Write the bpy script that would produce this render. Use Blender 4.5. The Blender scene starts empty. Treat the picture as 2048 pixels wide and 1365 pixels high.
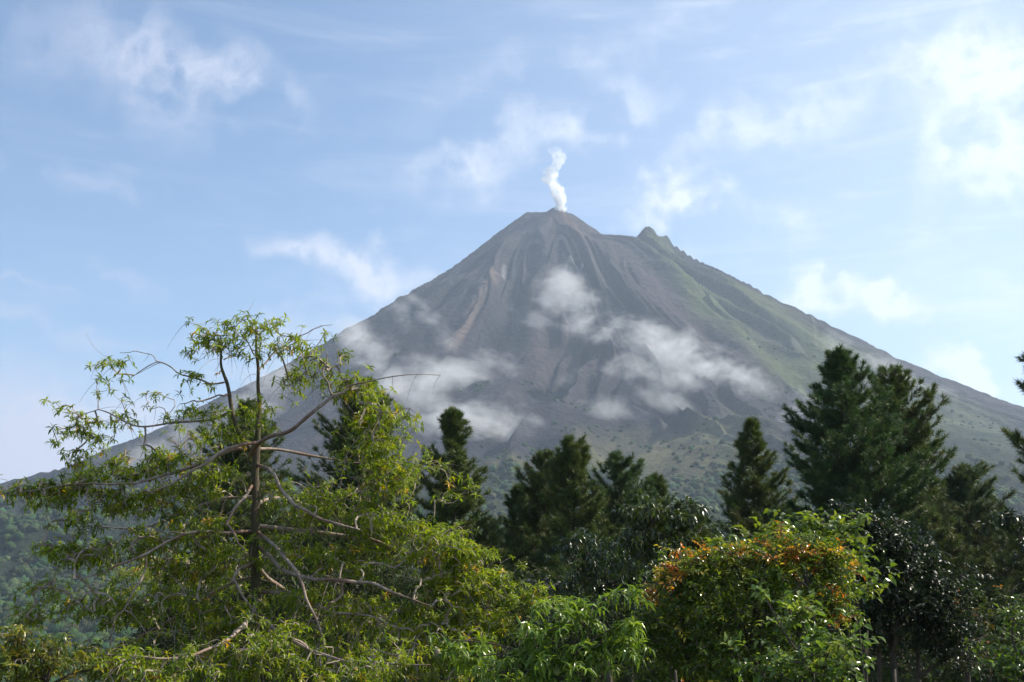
import bpy, math, random
import numpy as np
from mathutils import Vector, Matrix

# ------------------------------------------------------------ camera
PITCH = math.radians(12.0)
F = 2196.0                       # focal length in pixels of the 2048 px wide frame
sc = bpy.context.scene
col = sc.collection
cam = bpy.data.cameras.new('camera')
cam.sensor_width = 36.0
cam.lens = 36.0 * F / 2048.0
cam.clip_start = 0.1
cam.clip_end = 60000
camo = bpy.data.objects.new('camera', cam)
camo.rotation_euler = (math.radians(90) + PITCH, 0, 0)
col.objects.link(camo)
sc.camera = camo

# ------------------------------------------------------------ exposure, render settings
sc.view_settings.view_transform = 'Standard'
sc.view_settings.look = 'None'
sc.view_settings.exposure = 0.70
sc.view_settings.gamma = 1.0
sc.cycles.volume_bounces = 6
sc.cycles.max_bounces = 10
sc.cycles.diffuse_bounces = 3
sc.cycles.glossy_bounces = 2
sc.cycles.transmission_bounces = 4
sc.cycles.transparent_max_bounces = 8
sc.cycles.volume_step_rate = 1.0
sc.cycles.volume_max_steps = 256
sc.cycles.caustics_reflective = False
sc.cycles.caustics_refractive = False

# ------------------------------------------------------------ sun
SUN_AZ = math.radians(72.0)      # to the right of the view direction
SUN_EL = math.radians(42.0)
sd = Vector((math.sin(SUN_AZ) * math.cos(SUN_EL), math.cos(SUN_AZ) * math.cos(SUN_EL), math.sin(SUN_EL)))
sun = bpy.data.lights.new('sun', 'SUN')
sun.energy = 5.0
sun.angle = math.radians(0.5)
sun.color = (1.0, 0.92, 0.77)
suno = bpy.data.objects.new('sun', sun)
suno.rotation_euler = (-sd).to_track_quat('-Z', 'Y').to_euler()
suno.location = (0, 0, 50)
col.objects.link(suno)

# ------------------------------------------------------------ node helper
class NT:
    def __init__(s, tree):
        s.t = tree; s.n = tree.nodes; s.l = tree.links
    def node(s, typ, **kw):
        n = s.n.new(typ)
        for k, v in kw.items():
            setattr(n, k, v)
        return n
    def put(s, sock, v):
        if isinstance(v, bpy.types.NodeSocket): s.l.new(v, sock)
        elif v is not None: sock.default_value = v
    def math(s, op, a, b=None, c=None, clamp=False):
        n = s.node('ShaderNodeMath', operation=op, use_clamp=clamp)
        s.put(n.inputs[0], a)
        if b is not None: s.put(n.inputs[1], b)
        if c is not None: s.put(n.inputs[2], c)
        return n.outputs[0]
    def vmath(s, op, a, b=None, scale=None):
        n = s.node('ShaderNodeVectorMath', operation=op)
        s.put(n.inputs[0], a)
        if b is not None: s.put(n.inputs[1], b)
        if scale is not None: s.put(n.inputs['Scale'], scale)
        return n.outputs[1] if op in ('LENGTH', 'DOT_PRODUCT') else n.outputs[0]
    def noise(s, vec, scale, detail=4, rough=.5, dist=0.0):
        n = s.node('ShaderNodeTexNoise')
        s.put(n.inputs['Vector'], vec)
        n.inputs['Scale'].default_value = scale
        n.inputs['Detail'].default_value = detail
        n.inputs['Roughness'].default_value = rough
        n.inputs['Distortion'].default_value = dist
        return n.outputs[0], n.outputs[1]
    def mapr(s, v, a, b, c=0.0, d=1.0, smooth=False):
        n = s.node('ShaderNodeMapRange')
        if smooth: n.interpolation_type = 'SMOOTHSTEP'
        s.put(n.inputs[0], v)
        for i, q in enumerate((a, b, c, d)): s.put(n.inputs[i + 1], q)
        return n.outputs[0]
    def mix(s, f, a, b, blend='MIX'):
        n = s.node('ShaderNodeMix', data_type='RGBA', blend_type=blend)
        s.put(n.inputs[0], f); s.put(n.inputs[6], a); s.put(n.inputs[7], b)
        return n.outputs[2]
    def mapping(s, vec, loc=(0, 0, 0), rot=(0, 0, 0), scl=(1, 1, 1), typ='POINT'):
        n = s.node('ShaderNodeMapping', vector_type=typ)
        s.put(n.inputs[0], vec)
        n.inputs[1].default_value = loc; n.inputs[2].default_value = rot; n.inputs[3].default_value = scl
        return n.outputs[0]

SP, CP = math.sin(PITCH), math.cos(PITCH)
def ray(u, v):
    a = (u - 1024) / F; b = -(v - 682.5) / F
    return np.array([a, CP - b * SP, SP + b * CP])
def P(u, v, Y):
    d = ray(u, v); return d * (Y / d[1])
def azel(u, v):
    d = ray(u, v); return math.degrees(math.atan2(d[0], d[1])), math.degrees(math.atan2(d[2], math.hypot(d[0], d[1])))

# ------------------------------------------------------------ world: sky with thin morning clouds
world = bpy.data.worlds.new('World')
sc.world = world
world.use_nodes = True
W = NT(world.node_tree)
W.n.clear()
sky = W.node('ShaderNodeTexSky', sky_type='NISHITA', sun_disc=False)
sky.sun_elevation = SUN_EL
sky.sun_rotation = SUN_AZ
sky.altitude = 600
sky.air_density = 1.0
sky.dust_density = 0.6
sky.ozone_density = 3.0
tc = W.node('ShaderNodeTexCoord').outputs['Generated']
sep = W.node('ShaderNodeSeparateXYZ'); W.put(sep.inputs[0], tc)
az = W.math('MULTIPLY', W.math('ARCTAN2', sep.outputs[0], sep.outputs[1]), 57.29578)
el = W.math('MULTIPLY', W.math('ARCSINE', sep.outputs[2]), 57.29578)
cmb = W.node('ShaderNodeCombineXYZ'); W.put(cmb.inputs[0], az); W.put(cmb.inputs[1], el)
ae = cmb.outputs[0]
_, nc = W.noise(ae, .16, 3, .5)
_, nc2 = W.noise(ae, .7, 5, .6)
warp = W.vmath('ADD', W.vmath('SCALE', W.vmath('SUBTRACT', nc, (.5, .5, .5)), scale=7.0),
               W.vmath('SCALE', W.vmath('SUBTRACT', nc2, (.5, .5, .5)), scale=1.5))
aew = W.vmath('ADD', ae, warp)
DEG = 1 / (F * math.pi / 180)
# u, v, half width, half height (pixels of the 2048 frame), tilt (deg, counter-clockwise), strength
CLOUDS = [
    (300, 120, 260, 90, -15, .42), (500, 160, 230, 75, -22, .46), (310, 190, 110, 130, 10, .34), (180, 60, 120, 60, -10, .25),
    (1050, 300, 260, 45, 8, .55), (1230, 215, 150, 55, 20, .50), (1450, 245, 230, 45, 22, .50), (1325, 365, 85, 40, 12, 1.2), (1400, 378, 60, 16, -25, .7),
    (1270, 410, 70, 25, 0, .5), (1440, 385, 60, 20, -30, .5), (900, 300, 120, 30, 0, .4),
    (690, 505, 190, 38, -12, 1.0), (800, 560, 90, 45, -20, .55), (550, 480, 90, 25, 0, .4),
    (1960, 130, 130, 90, -15, .62), (2020, 250, 170, 150, 0, .55), (2060, 440, 180, 220, 0, .40),
    (1590, 578, 70, 34, -20, 1.2), (1690, 620, 60, 26, -10, .7), (1800, 640, 60, 36, 5, 1.5), (1985, 755, 105, 62, 10, 1.9), (2060, 800, 90, 70, 0, 1.1),
    (60, 900, 260, 90, 5, .95), (200, 860, 140, 70, 20, .75), (60, 780, 200, 60, 0, .4), (560, 690, 180, 100, 25, .55), (130, 360, 220, 26, -18, .38), (100, 640, 220, 22, -8, .45),
    (230, 520, 110, 20, -12, .3), (80, 575, 90, 8, -6, .35), (1700, 150, 260, 60, 25, .3), (1150, 120, 380, 50, 15, .28), (1500, 480, 160, 60, 10, .45),
]
acc = None
for (u, v, hw, hh, tilt, st) in CLOUDS:
    a_, e_ = azel(u, v)
    m = W.mapping(aew, (a_, e_, 0), (0, 0, math.radians(tilt)), (hw * DEG * 1.5, hh * DEG * 1.5, 1), 'TEXTURE')
    d = W.vmath('LENGTH', m)
    g = W.mapr(d, 1.0, 0.0, 0.0, st, True)
    acc = g if acc is None else W.math('ADD', acc, g)
streak_v = W.mapping(ae, (0, 0, 0), (0, 0, math.radians(-24)), (.07, .42, 1))
s1, _ = W.noise(streak_v, 1.0, 7, .62, .8)
s2, _ = W.noise(W.mapping(ae, (9, 4, 0), (0, 0, math.radians(8)), (.12, .6, 1)), 1.0, 6, .6, .5)
fine, _ = W.noise(aew, .9, 8, .68)
puff = W.math('MULTIPLY', acc, W.mapr(fine, .30, .68, .50, 1.08))
veil = W.math('MULTIPLY', W.mapr(s1, .45, .85, 0, .4, True), W.mapr(az, -32, 22, .45, 1.0))
veil2 = W.math('MULTIPLY', W.mapr(s2, .5, .85, 0, .3, True), W.mapr(az, -25, 20, .3, 1.0))
side = W.mapr(az, -18, 36, 0.0, .40, True)
fog = W.math('MULTIPLY', W.mapr(el, 12.5, 4.5, 0, .85, True), W.mapr(az, -9, -22, 0, 1, True))
side = W.math('ADD', side, W.math('MULTIPLY', fog, W.mapr(fine, .3, .6, .6, 1.0)))
m_all = W.math('ADD', W.math('ADD', puff, veil), W.math('ADD', veil2, side), clamp=True)
m_all = W.math('MINIMUM', m_all, .96)
ccol = W.mix(W.mapr(az, -26, 14, 0, 1), (4.3, 4.5, 5.5, 1), (6.0, 6.5, 7.1, 1))
skyc = W.mix(m_all, W.mix(1.0, sky.outputs[0], (.88, .99, 1.02, 1), 'MULTIPLY'), ccol)
bg = W.node('ShaderNodeBackground')
W.put(bg.inputs[0], skyc); bg.inputs[1].default_value = 0.103
wo = W.node('ShaderNodeOutputWorld'); W.l.new(bg.outputs[0], wo.inputs[0])
world.cycles.sampling_method = 'MANUAL'
world.cycles.sample_map_resolution = 512

# ------------------------------------------------------------ object helpers
def tag(o, label=None, cat=None, group=None, kind=None):
    if label: o['label'] = label
    if cat: o['category'] = cat
    if group: o['group'] = group
    if kind: o['kind'] = kind
    return o
def mesh_obj(name, verts, faces, mat, parent=None, colors=None, smooth=False, loc=(0, 0, 0)):
    """faces: (n,3) or (n,4) int array, or list of such arrays"""
    me = bpy.data.meshes.new(name)
    verts = np.asarray(verts, np.float32)
    if not isinstance(faces, list): faces = [faces]
    faces = [np.asarray(f, np.int32) for f in faces if len(f)]
    nl = sum(f.size for f in faces); npoly = sum(len(f) for f in faces)
    me.vertices.add(len(verts)); me.vertices.foreach_set('co', (verts - np.asarray(loc, np.float32)).ravel())
    me.loops.add(nl); me.loops.foreach_set('vertex_index', np.concatenate([f.ravel() for f in faces]))
    me.polygons.add(npoly)
    tot = np.concatenate([np.full(len(f), f.shape[1], np.int32) for f in faces])
    st = np.concatenate([[0], np.cumsum(tot)[:-1]]).astype(np.int32)
    me.polygons.foreach_set('loop_start', st)
    me.polygons.foreach_set('use_smooth', np.full(npoly, bool(smooth)))
    me.update(calc_edges=True)
    if colors is not None:
        ca = me.color_attributes.new('Col', 'FLOAT_COLOR', 'POINT')
        c = np.ones((len(verts), 4), np.float32); c[:, :3] = colors
        ca.data.foreach_set('color', c.ravel())
    if mat: me.materials.append(mat)
    o = bpy.data.objects.new(name, me)
    col.objects.link(o)
    o.location = loc
    if parent:
        o.parent = parent
        o.location = Vector(loc) - parent.location
    return o
def empty(name, loc, label=None, cat=None, group=None):
    o = bpy.data.objects.new(name, None)
    o.empty_display_size = .3
    o.location = loc
    col.objects.link(o)
    return tag(o, label, cat, group)
def new_mat(name):
    m = bpy.data.materials.new(name); m.use_nodes = True
    t = NT(m.node_tree); t.n.clear()
    out = t.node('ShaderNodeOutputMaterial')
    return m, t, out
def sm(e0, e1, x):
    t = np.clip((x - e0) / (e1 - e0), 0, 1); return t * t * (3 - 2 * t)

# ------------------------------------------------------------ noise in numpy
def hash3(ix, iy, iz, seed):
    h = (ix*374761393 + iy*668265263 + iz*2147483647 + seed*974634777) & 0xffffffff
    h = ((h ^ (h >> 13)) * 1274126177) & 0xffffffff
    return (h ^ (h >> 16)) / 4294967295.0
def vnoise(x, y, z=0.0, seed=0):
    x, y, z = np.broadcast_arrays(np.asarray(x, float), np.asarray(y, float), np.asarray(z, float))
    ix = np.floor(x).astype(np.int64); iy = np.floor(y).astype(np.int64); iz = np.floor(z).astype(np.int64)
    fx = x-ix; fy = y-iy; fz = z-iz
    fx = fx*fx*fx*(fx*(fx*6-15)+10); fy = fy*fy*fy*(fy*(fy*6-15)+10); fz = fz*fz*fz*(fz*(fz*6-15)+10)
    r = 0
    for dx in (0, 1):
        for dy in (0, 1):
            for dz in (0, 1):
                w = (fx if dx else 1-fx)*(fy if dy else 1-fy)*(fz if dz else 1-fz)
                r = r + w*hash3(ix+dx, iy+dy, iz+dz, seed)
    return r*2-1
def fbm(x, y, z=0.0, oct=4, seed=0, gain=.5):
    s = 0; a = 1.0; t = 0
    for k in range(oct):
        s = s + a*vnoise(np.asarray(x)*2**k, np.asarray(y)*2**k, np.asarray(z)*2**k, seed+k*17); t += a; a *= gain
    return s/t
# ------------------------------------------------------------ the volcano
CX, CY = P(1110, 420, 3500)[:2]
RK = [0, 50, 100, 150, 200, 250, 300, 350, 400, 500, 600, 700, 800, 900, 1000, 1150, 1300, 1450, 1600, 1750, 1900, 2000, 2300, 2600, 3000, 3600]
PL = [1158, 1171, 1173, 1135, 1090, 1040, 992, 940, 894, 804, 744, 678, 610, 548, 489, 397, 303, 222, 158, 107, 69, 53, 0, -54, -121, -231]
PR = [1202, 1166, 1129, 1090, 1036, 1029, 1024, 1022, 1006, 916, 858, 795, 731, 669, 609, 522, 442, 382, 345, 305, 255, 215, 105, 10, -90, -200]
PF = [1180, 1169, 1151, 1113, 1063, 1035, 1008, 980, 948, 852, 785, 712, 636, 564, 497, 400, 313, 244, 196, 150, 112, 90, 20, -40, -110, -210]
def gully(th, r):
    w = .35*fbm(np.cos(th)*3, np.sin(th)*3, r*.0012, 3, 5)
    n1 = fbm(np.cos(th+w)*5, np.sin(th+w)*5, r*.0006, 2, 11)
    n2 = fbm(np.cos(th+w)*13, np.sin(th+w)*13, r*.0009, 2, 23)
    n3 = fbm(np.cos(th+w*1.3)*34, np.sin(th+w*1.3)*34, r*.0022, 2, 37)
    rd = lambda n: 1-2*np.abs(n)*1.6
    A = sm(60, 700, r)*(1-.6*sm(1900, 2900, r))
    return A*(26*rd(n1)+20*rd(n2)+5*n3)+sm(20, 200, r)*(5*n3)
BUMPS = []
RIDGES = []
def seg_dist(x, y, pts):
    """distance to a polyline and the fraction along it"""
    best = np.full(np.shape(x), 1e9); fr = np.zeros(np.shape(x)); n = len(pts)-1
    for i in range(n):
        ax, ay = pts[i][:2]; bx, by = pts[i+1][:2]
        dx, dy = bx-ax, by-ay
        t = np.clip(((x-ax)*dx+(y-ay)*dy)/(dx*dx+dy*dy+1e-9), 0, 1)
        d = np.hypot(x-ax-t*dx, y-ay-t*dy)
        m = d < best
        best = np.where(m, d, best); fr = np.where(m, (i+t)/n, fr)
    return best, fr
def mountain(x, y):
    dx = x-CX; dy = y-CY; r = np.hypot(dx, dy); th = np.arctan2(dy, dx)
    c = np.cos(th); s2 = np.sin(th)**2
    z = np.interp(r, RK, PL)*np.maximum(-c, 0)**2+np.interp(r, RK, PR)*np.maximum(c, 0)**2+np.interp(r, RK, PF)*s2
    z = z+gully(th, r)
    z = z+9*fbm(x*.012, y*.012, 0, 5, 71, .6)*sm(0, 60, r)
    for bx, by, h, w in BUMPS:
        z = z+h*np.exp(-((((x-bx)**2+(y-by)**2)/w**2)**1.3))
    for pts, h, w in RIDGES:
        d, f = seg_dist(x, y, pts)
        wn = w*(1+.3*vnoise(x*.02, y*.02, 0, 91))
        z = z+h*np.exp(-(d/wn)**2)*np.sin(np.pi*np.clip(f*.85+.12, 0, 1))
    return z
def hit(u, v, d0=700., d1=4300.):
    """first point of the mountain seen in a direction"""
    d = ray(u, v); t = np.arange(d0, d1, 3.0)
    p = d[None, :]*(t/d[1])[:, None]
    b = np.where(p[:, 2] < mountain(p[:, 0], p[:, 1]))[0]
    if len(b): return p[b[0]]
    return p[np.argmin((p[:, 2]-mountain(p[:, 0], p[:, 1]))/t)]
def on(pts): return [hit(u, v)[:2] for u, v in pts]
h2 = hit(1297, 480)
hc = hit(1108, 428)
BUMPS_ = [(hc[0]+8, hc[1]+4, 14, 26), (h2[0]+0, h2[1]+5, 34, 32), (hit(1328, 484)[0], h2[1]+5, 30, 20)]
RIDGES_ = [
    (on([(1300, 475), (1335, 540), (1400, 600), (1460, 660), (1500, 720), (1560, 790)]), 34, 45),
    (on([(1390, 560), (1470, 610), (1560, 690), (1640, 760), (1700, 840)]), 26, 40),
    (on([(1085, 440), (1075, 500), (1085, 560), (1060, 640), (1050, 760)]), 22, 32),
    (on([(1140, 440), (1135, 520), (1165, 580), (1210, 640)]), 24, 36),
    (on([(1010, 470), (1010, 530), (960, 600), (950, 700)]), 16, 35),
    (on([(1290, 850), (1380, 870), (1440, 930), (1470, 990)]), 34, 60),
    (on([(1000, 930), (1000, 1000), (1020, 1080)]), 9, 60),
    (on([(880, 560), (850, 640), (800, 720)]), 18, 45),
    (on([(1500, 850), (1540, 900), (1580, 960)]), 26, 50),
]
hb = hit(1018, 868); BUMPS_ += [(hb[0], hb[1]+20, -42, 75)]
BUMPS = BUMPS_; RIDGES = RIDGES_

A0, A1 = math.radians(-42), math.radians(42)
azs = np.concatenate([np.linspace(-46, -28, 90)[:-1], np.linspace(-28, 28, 1150), np.linspace(28, 46, 90)[1:]])
ds = np.concatenate([np.linspace(760, 4250, 440), np.linspace(4300, 5600, 40)])
AA, DD = np.meshgrid(np.radians(azs), ds)
VX, VY = DD*np.sin(AA), DD*np.cos(AA)
VZ = mountain(VX, VY)
def grid_faces(nr, nc):
    i = np.arange(nr*nc).reshape(nr, nc)
    return np.stack([i[:-1, :-1], i[:-1, 1:], i[1:, 1:], i[1:, :-1]], -1).reshape(-1, 4)

# colours of rock, scree, grass and forest, fixed to the ground
rr = np.hypot(VX-CX, VY-CY); tt = np.arctan2(VY-CY, VX-CX)
def mixc(a, b, t): return a+(np.asarray(b)-a)*t[..., None]
wpx = 60*fbm(VX*.004, VY*.004, 0, 4, 7); wpy = 60*fbm(VX*.004, VY*.004, 0, 4, 8)
def inside(poly, soft):
    """soft inside test of a polygon given by points on the mountain"""
    q = on(poly); x = VX+wpx; y = VY+wpy
    d, _ = seg_dist(x, y, q+[q[0]])
    ins = np.zeros(x.shape, bool); n = len(q)
    for i in range(n):
        (x1, y1), (x2, y2) = q[i], q[(i+1) % n]
        c_ = ((y1 > y) != (y2 > y)) & (x < (x2-x1)*(y-y1)/(y2-y1+1e-9)+x1)
        ins ^= c_
    return sm(-soft, soft, np.where(ins, d, -d))
lat = fbm(np.cos(tt)*26+.2*np.sin(rr*.01), np.sin(tt)*26, rr*.0016, 4, 41, .6)
lat2 = fbm(np.cos(tt)*70, np.sin(tt)*70, rr*.004, 3, 43, .6)
rock = np.array([.052, .053, .068])
c = np.ones(VX.shape+(3,))*rock
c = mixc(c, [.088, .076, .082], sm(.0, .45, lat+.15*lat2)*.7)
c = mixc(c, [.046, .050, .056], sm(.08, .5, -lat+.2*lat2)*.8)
def streak(pts, w, colr, amt):
    global c
    d, f = seg_dist(VX+wpx*.12, VY+wpy*.12, on(pts))
    ww = w*(1+.4*fbm(VX*.01, VY*.01, 0, 3, 51))
    c = mixc(c, colr, (1-sm(ww*.25, ww*1.35, d))*amt*(.75+.25*lat2))
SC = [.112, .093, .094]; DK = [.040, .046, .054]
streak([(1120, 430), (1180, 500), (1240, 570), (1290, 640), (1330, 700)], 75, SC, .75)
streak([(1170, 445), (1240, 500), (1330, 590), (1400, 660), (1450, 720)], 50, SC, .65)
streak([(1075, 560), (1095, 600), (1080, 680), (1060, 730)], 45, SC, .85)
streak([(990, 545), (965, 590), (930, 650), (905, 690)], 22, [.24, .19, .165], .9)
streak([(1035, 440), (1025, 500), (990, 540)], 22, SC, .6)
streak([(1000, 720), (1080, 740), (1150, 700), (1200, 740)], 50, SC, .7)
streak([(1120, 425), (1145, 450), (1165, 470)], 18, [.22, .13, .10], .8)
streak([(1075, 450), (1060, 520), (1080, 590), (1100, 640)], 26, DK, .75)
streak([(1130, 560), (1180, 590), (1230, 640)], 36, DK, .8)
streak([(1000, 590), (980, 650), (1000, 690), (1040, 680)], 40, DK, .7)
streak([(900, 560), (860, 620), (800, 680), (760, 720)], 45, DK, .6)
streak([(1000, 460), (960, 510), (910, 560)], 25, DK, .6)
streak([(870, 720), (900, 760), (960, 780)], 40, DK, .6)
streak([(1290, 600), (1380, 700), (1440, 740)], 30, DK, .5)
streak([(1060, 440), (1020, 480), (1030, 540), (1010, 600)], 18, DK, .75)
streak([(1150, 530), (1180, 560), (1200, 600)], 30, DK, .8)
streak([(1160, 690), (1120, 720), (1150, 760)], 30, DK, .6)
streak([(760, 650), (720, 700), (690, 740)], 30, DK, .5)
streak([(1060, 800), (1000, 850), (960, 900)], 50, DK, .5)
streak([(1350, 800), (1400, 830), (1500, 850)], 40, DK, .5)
green = inside([(1290, 476), (1340, 478), (1420, 540), (1540, 600), (1700, 690), (1900, 785), (2040, 850), (2040, 1000), (1800, 900), (1640, 830), (1520, 720), (1420, 640), (1340, 570)], 60)
gn = fbm(VX*.006, VY*.006, rr*.001, 4, 61)
c = mixc(c, [.120, .150, .052], green*(.55+.42*sm(-.4, .3, gn)))
c = mixc(c, [.085, .085, .080], green*sm(.1, .5, lat)*.7)
olive = inside([(1180, 860), (1280, 850), (1400, 850), (1480, 830), (1560, 880), (1640, 960), (1640, 1100), (1100, 1130), (900, 1130), (930, 930), (1040, 920)], 55)
c = mixc(c, [.150, .155, .068], olive*(.55+.4*sm(-.3, .3, gn)))
c = mixc(c, [.21, .19, .10], olive*sm(.05, .45, gn+.3*lat)*.7)
streak([(1200, 905), (1290, 890), (1360, 920), (1420, 970)], 55, [.19, .17, .10], .55)
streak([(1395, 850), (1440, 900), (1455, 940)], 10, [.20, .21, .12], .7)
streak([(1420, 845), (1500, 890), (1560, 940)], 10, [.20, .21, .12], .6)
forest = np.maximum(sm(1850, 2150, rr+220*gn+140*fbm(VX*.003, VY*.003, 0, 3, 66)), inside([(1080, 960), (1130, 900), (1180, 930), (1260, 960), (1460, 1000), (1480, 1120), (1060, 1120)], 60))
forest = np.maximum(forest, inside([(1860, 860), (2040, 870), (2040, 1140), (1700, 1140), (1780, 960)], 60))
c = mixc(c, [.038, .060, .030], forest*.9)
# pale fresh rock-fall scars
streak([(1140, 517), (1165, 540)], 7, [.45, .45, .45], .9)
streak([(1010, 535), (1006, 555)], 8, [.40, .40, .40], .8)
streak([(1610, 610), (1628, 650), (1630, 690)], 5, [.25, .26, .20], .6)
c *= (1+.18*lat2+.12*fbm(VX*.03, VY*.03, 0, 3, 77))[..., None]
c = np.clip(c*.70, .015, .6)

mv, t, out = new_mat('volcano_ground')
at = t.node('ShaderNodeVertexColor', layer_name='Col')
geo = t.node('ShaderNodeNewGeometry').outputs['Position']
n1, _ = t.noise(geo, .05, 8, .65)
n2, _ = t.noise(geo, .012, 5, .6)
n3, _ = t.noise(geo, .25, 4, .7)
bc = t.mix(1.0, at.outputs[0], t.mix(t.mapr(n1, .3, .7), (.70, .70, .72, 1), (1.28, 1.26, 1.22, 1)), 'MULTIPLY')
b = t.node('ShaderNodeBsdfPrincipled')
t.put(b.inputs['Base Color'], bc); b.inputs['Roughness'].default_value = .95; b.inputs['Specular IOR Level'].default_value = .1
bp = t.node('ShaderNodeBump'); bp.inputs['Strength'].default_value = 1.0; bp.inputs['Distance'].default_value = 14.0
t.put(bp.inputs['Height'], t.math('ADD', t.math('MULTIPLY', n1, 1.0), t.math('MULTIPLY', n3, .25))); t.l.new(bp.outputs[0], b.inputs['Normal'])
t.l.new(b.outputs[0], out.inputs[0])
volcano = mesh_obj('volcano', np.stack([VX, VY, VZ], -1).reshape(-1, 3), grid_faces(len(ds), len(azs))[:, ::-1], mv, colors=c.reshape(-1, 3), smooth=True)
tag(volcano, 'grey brown volcano cone with a green right flank rising behind the trees', 'volcano', kind='structure')

# ------------------------------------------------------------ ground: one sheet from the camera's hill to the far plain
def ground_z(x, y):
    d = np.hypot(x, y)
    z = -6.0-.10*np.maximum(d-6, 0)
    far = -66+10*fbm(x*.003, y*.003, 0, 4, 15)
    z = z+(far-z)*sm(120, 520, d)
    z = z+.5*fbm(x*.06, y*.06, 0, 4, 19)*sm(4, 30, d)
    return z
ga = np.radians(np.linspace(-180, 180, 361)); gd = np.concatenate([[0.01], np.geomspace(2, 5900, 150)])
GA, GD = np.meshgrid(ga, gd)
GX, GY = GD*np.sin(GA), GD*np.cos(GA)
GZ = ground_z(GX, GY)
GM = mountain(GX, GY)
GZ = np.where((GM > GZ) & (GD > 700), np.minimum(GZ, GM-25), GZ)
mg, t, out = new_mat('forest_floor')
geo = t.node('ShaderNodeNewGeometry').outputs['Position']
n1, _ = t.noise(geo, .08, 6, .65); n2, _ = t.noise(geo, 3.0, 4, .6)
b = t.node('ShaderNodeBsdfPrincipled')
t.put(b.inputs['Base Color'], t.mix(t.mapr(n1, .35, .65), t.mix(n2, (.030, .048, .016, 1), (.055, .075, .025, 1)), t.mix(n2, (.05, .04, .025, 1), (.04, .055, .02, 1))))
b.inputs['Roughness'].default_value = .95; b.inputs['Specular IOR Level'].default_value = .15
bp = t.node('ShaderNodeBump'); bp.inputs['Strength'].default_value = .6; bp.inputs['Distance'].default_value = .3
t.put(bp.inputs['Height'], n2); t.l.new(bp.outputs[0], b.inputs['Normal'])
t.l.new(b.outputs[0], out.inputs[0])
ground = mesh_obj('ground', np.stack([GX, GY, GZ], -1).reshape(-1, 3), grid_faces(len(gd), len(ga))[:, ::-1], mg, smooth=True)
tag(ground, 'overgrown hillside ground falling away into the forested valley', 'ground', kind='structure')

# ------------------------------------------------------------ far forest on the lower slopes and in the valley (uncountable, one object)
def ico(sub):
    import bmesh
    bm = bmesh.new(); bmesh.ops.create_icosphere(bm, subdivisions=sub, radius=1.0)
    v = np.array([x.co[:] for x in bm.verts]); f = np.array([[q.index for q in x.verts] for x in bm.faces]); bm.free()
    return v, f
IV, IF = ico(2)
rng = np.random.default_rng(4)
def crowns(n, d0, d1, zfun, accept, smin, smax):
    a = np.radians(rng.uniform(-30, 30, n)); d = np.sqrt(rng.uniform(d0**2, d1**2, n))
    x, y = d*np.sin(a), d*np.cos(a); z = zfun(x, y)
    k = accept(x, y, z)
    return x[k], y[k], z[k], rng.uniform(smin, smax, k.sum())*(1+.0)
def acc_m(x, y, z):
    g = ground_z(x, y); r = np.hypot(x-CX, y-CY)
    f = sm(1850, 2150, r+240*fbm(x*.006, y*.006, 0, 3, 66))
    return (z > g-5) & (rng.uniform(0, 1, len(x)) < f*.95)
xs, ys, zs, ss = [], [], [], []
for n, d0, d1, zf, ac, s0, s1_ in ((26000, 760, 2300, mountain, acc_m, 3.2, 6.5), (14000, 260, 1000, ground_z, lambda x, y, z: mountain(x, y) < z+5, 3, 6.5)):
    q = crowns(n, d0, d1, zf, ac, s0, s1_)
    xs.append(q[0]); ys.append(q[1]); zs.append(q[2]); ss.append(q[3])
# scattered bushes higher up
q = crowns(9000, 1500, 2900, mountain, lambda x, y, z: (np.hypot(x-CX, y-CY) > 950) & (rng.uniform(0, 1, len(x)) < .5) & (fbm(x*.01, y*.01, 0, 3, 99) > -.05) & (fbm(x*.004, y*.004, 0, 3, 98) > 0.02), 2.0, 4.5)
xs.append(q[0]); ys.append(q[1]); zs.append(q[2]); ss.append(q[3])
xs, ys, zs, ss = map(np.concatenate, (xs, ys, zs, ss)); N = len(xs)
stretch = np.stack([rng.uniform(.8, 1.2, N), rng.uniform(.8, 1.2, N), rng.uniform(.65, 1.1, N)], -1)
vv = IV[None]*(ss[:, None]*stretch)[:, None, :]
vv = vv*(1+.30*rng.standard_normal((N, len(IV)))*.6)[..., None]
vv = vv+np.stack([xs, ys, zs+ss*.45], -1)[:, None, :]
cc = np.stack([rng.uniform(.030, .060, N), rng.uniform(.055, .095, N), rng.uniform(.022, .038, N)], -1)
yel = rng.uniform(0, 1, N) < .12; cc[yel] *= 1.5
cc = np.repeat(cc, len(IV), 0)
ff = (IF[None]+(np.arange(N)*len(IV))[:, None, None]).reshape(-1, 3)
mf, t, out = new_mat('far_foliage')
at = t.node('ShaderNodeVertexColor', layer_name='Col')
b = t.node('ShaderNodeBsdfPrincipled'); t.l.new(at.outputs[0], b.inputs['Base Color'])
b.inputs['Roughness'].default_value = .9; b.inputs['Specular IOR Level'].default_value = .1
g_ = t.node('ShaderNodeNewGeometry').outputs['Position']; n1, _ = t.noise(g_, .45, 4, .7)
bp = t.node('ShaderNodeBump'); bp.inputs['Distance'].default_value = 3.0; t.put(bp.inputs['Height'], n1); t.l.new(bp.outputs[0], b.inputs['Normal'])
t.l.new(t.mix(1.0, at.outputs[0], t.mix(t.mapr(n1, .3, .7), (.6, .6, .6, 1), (1.5, 1.45, 1.3, 1)), 'MULTIPLY'), b.inputs['Base Color'])
t.l.new(b.outputs[0], out.inputs[0])
ff_o = mesh_obj('far_forest', vv.reshape(-1, 3), ff, mf, colors=cc, smooth=True)
tag(ff_o, 'hazy dark green rainforest covering the lower slopes and valley', 'forest', kind='stuff')

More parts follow.
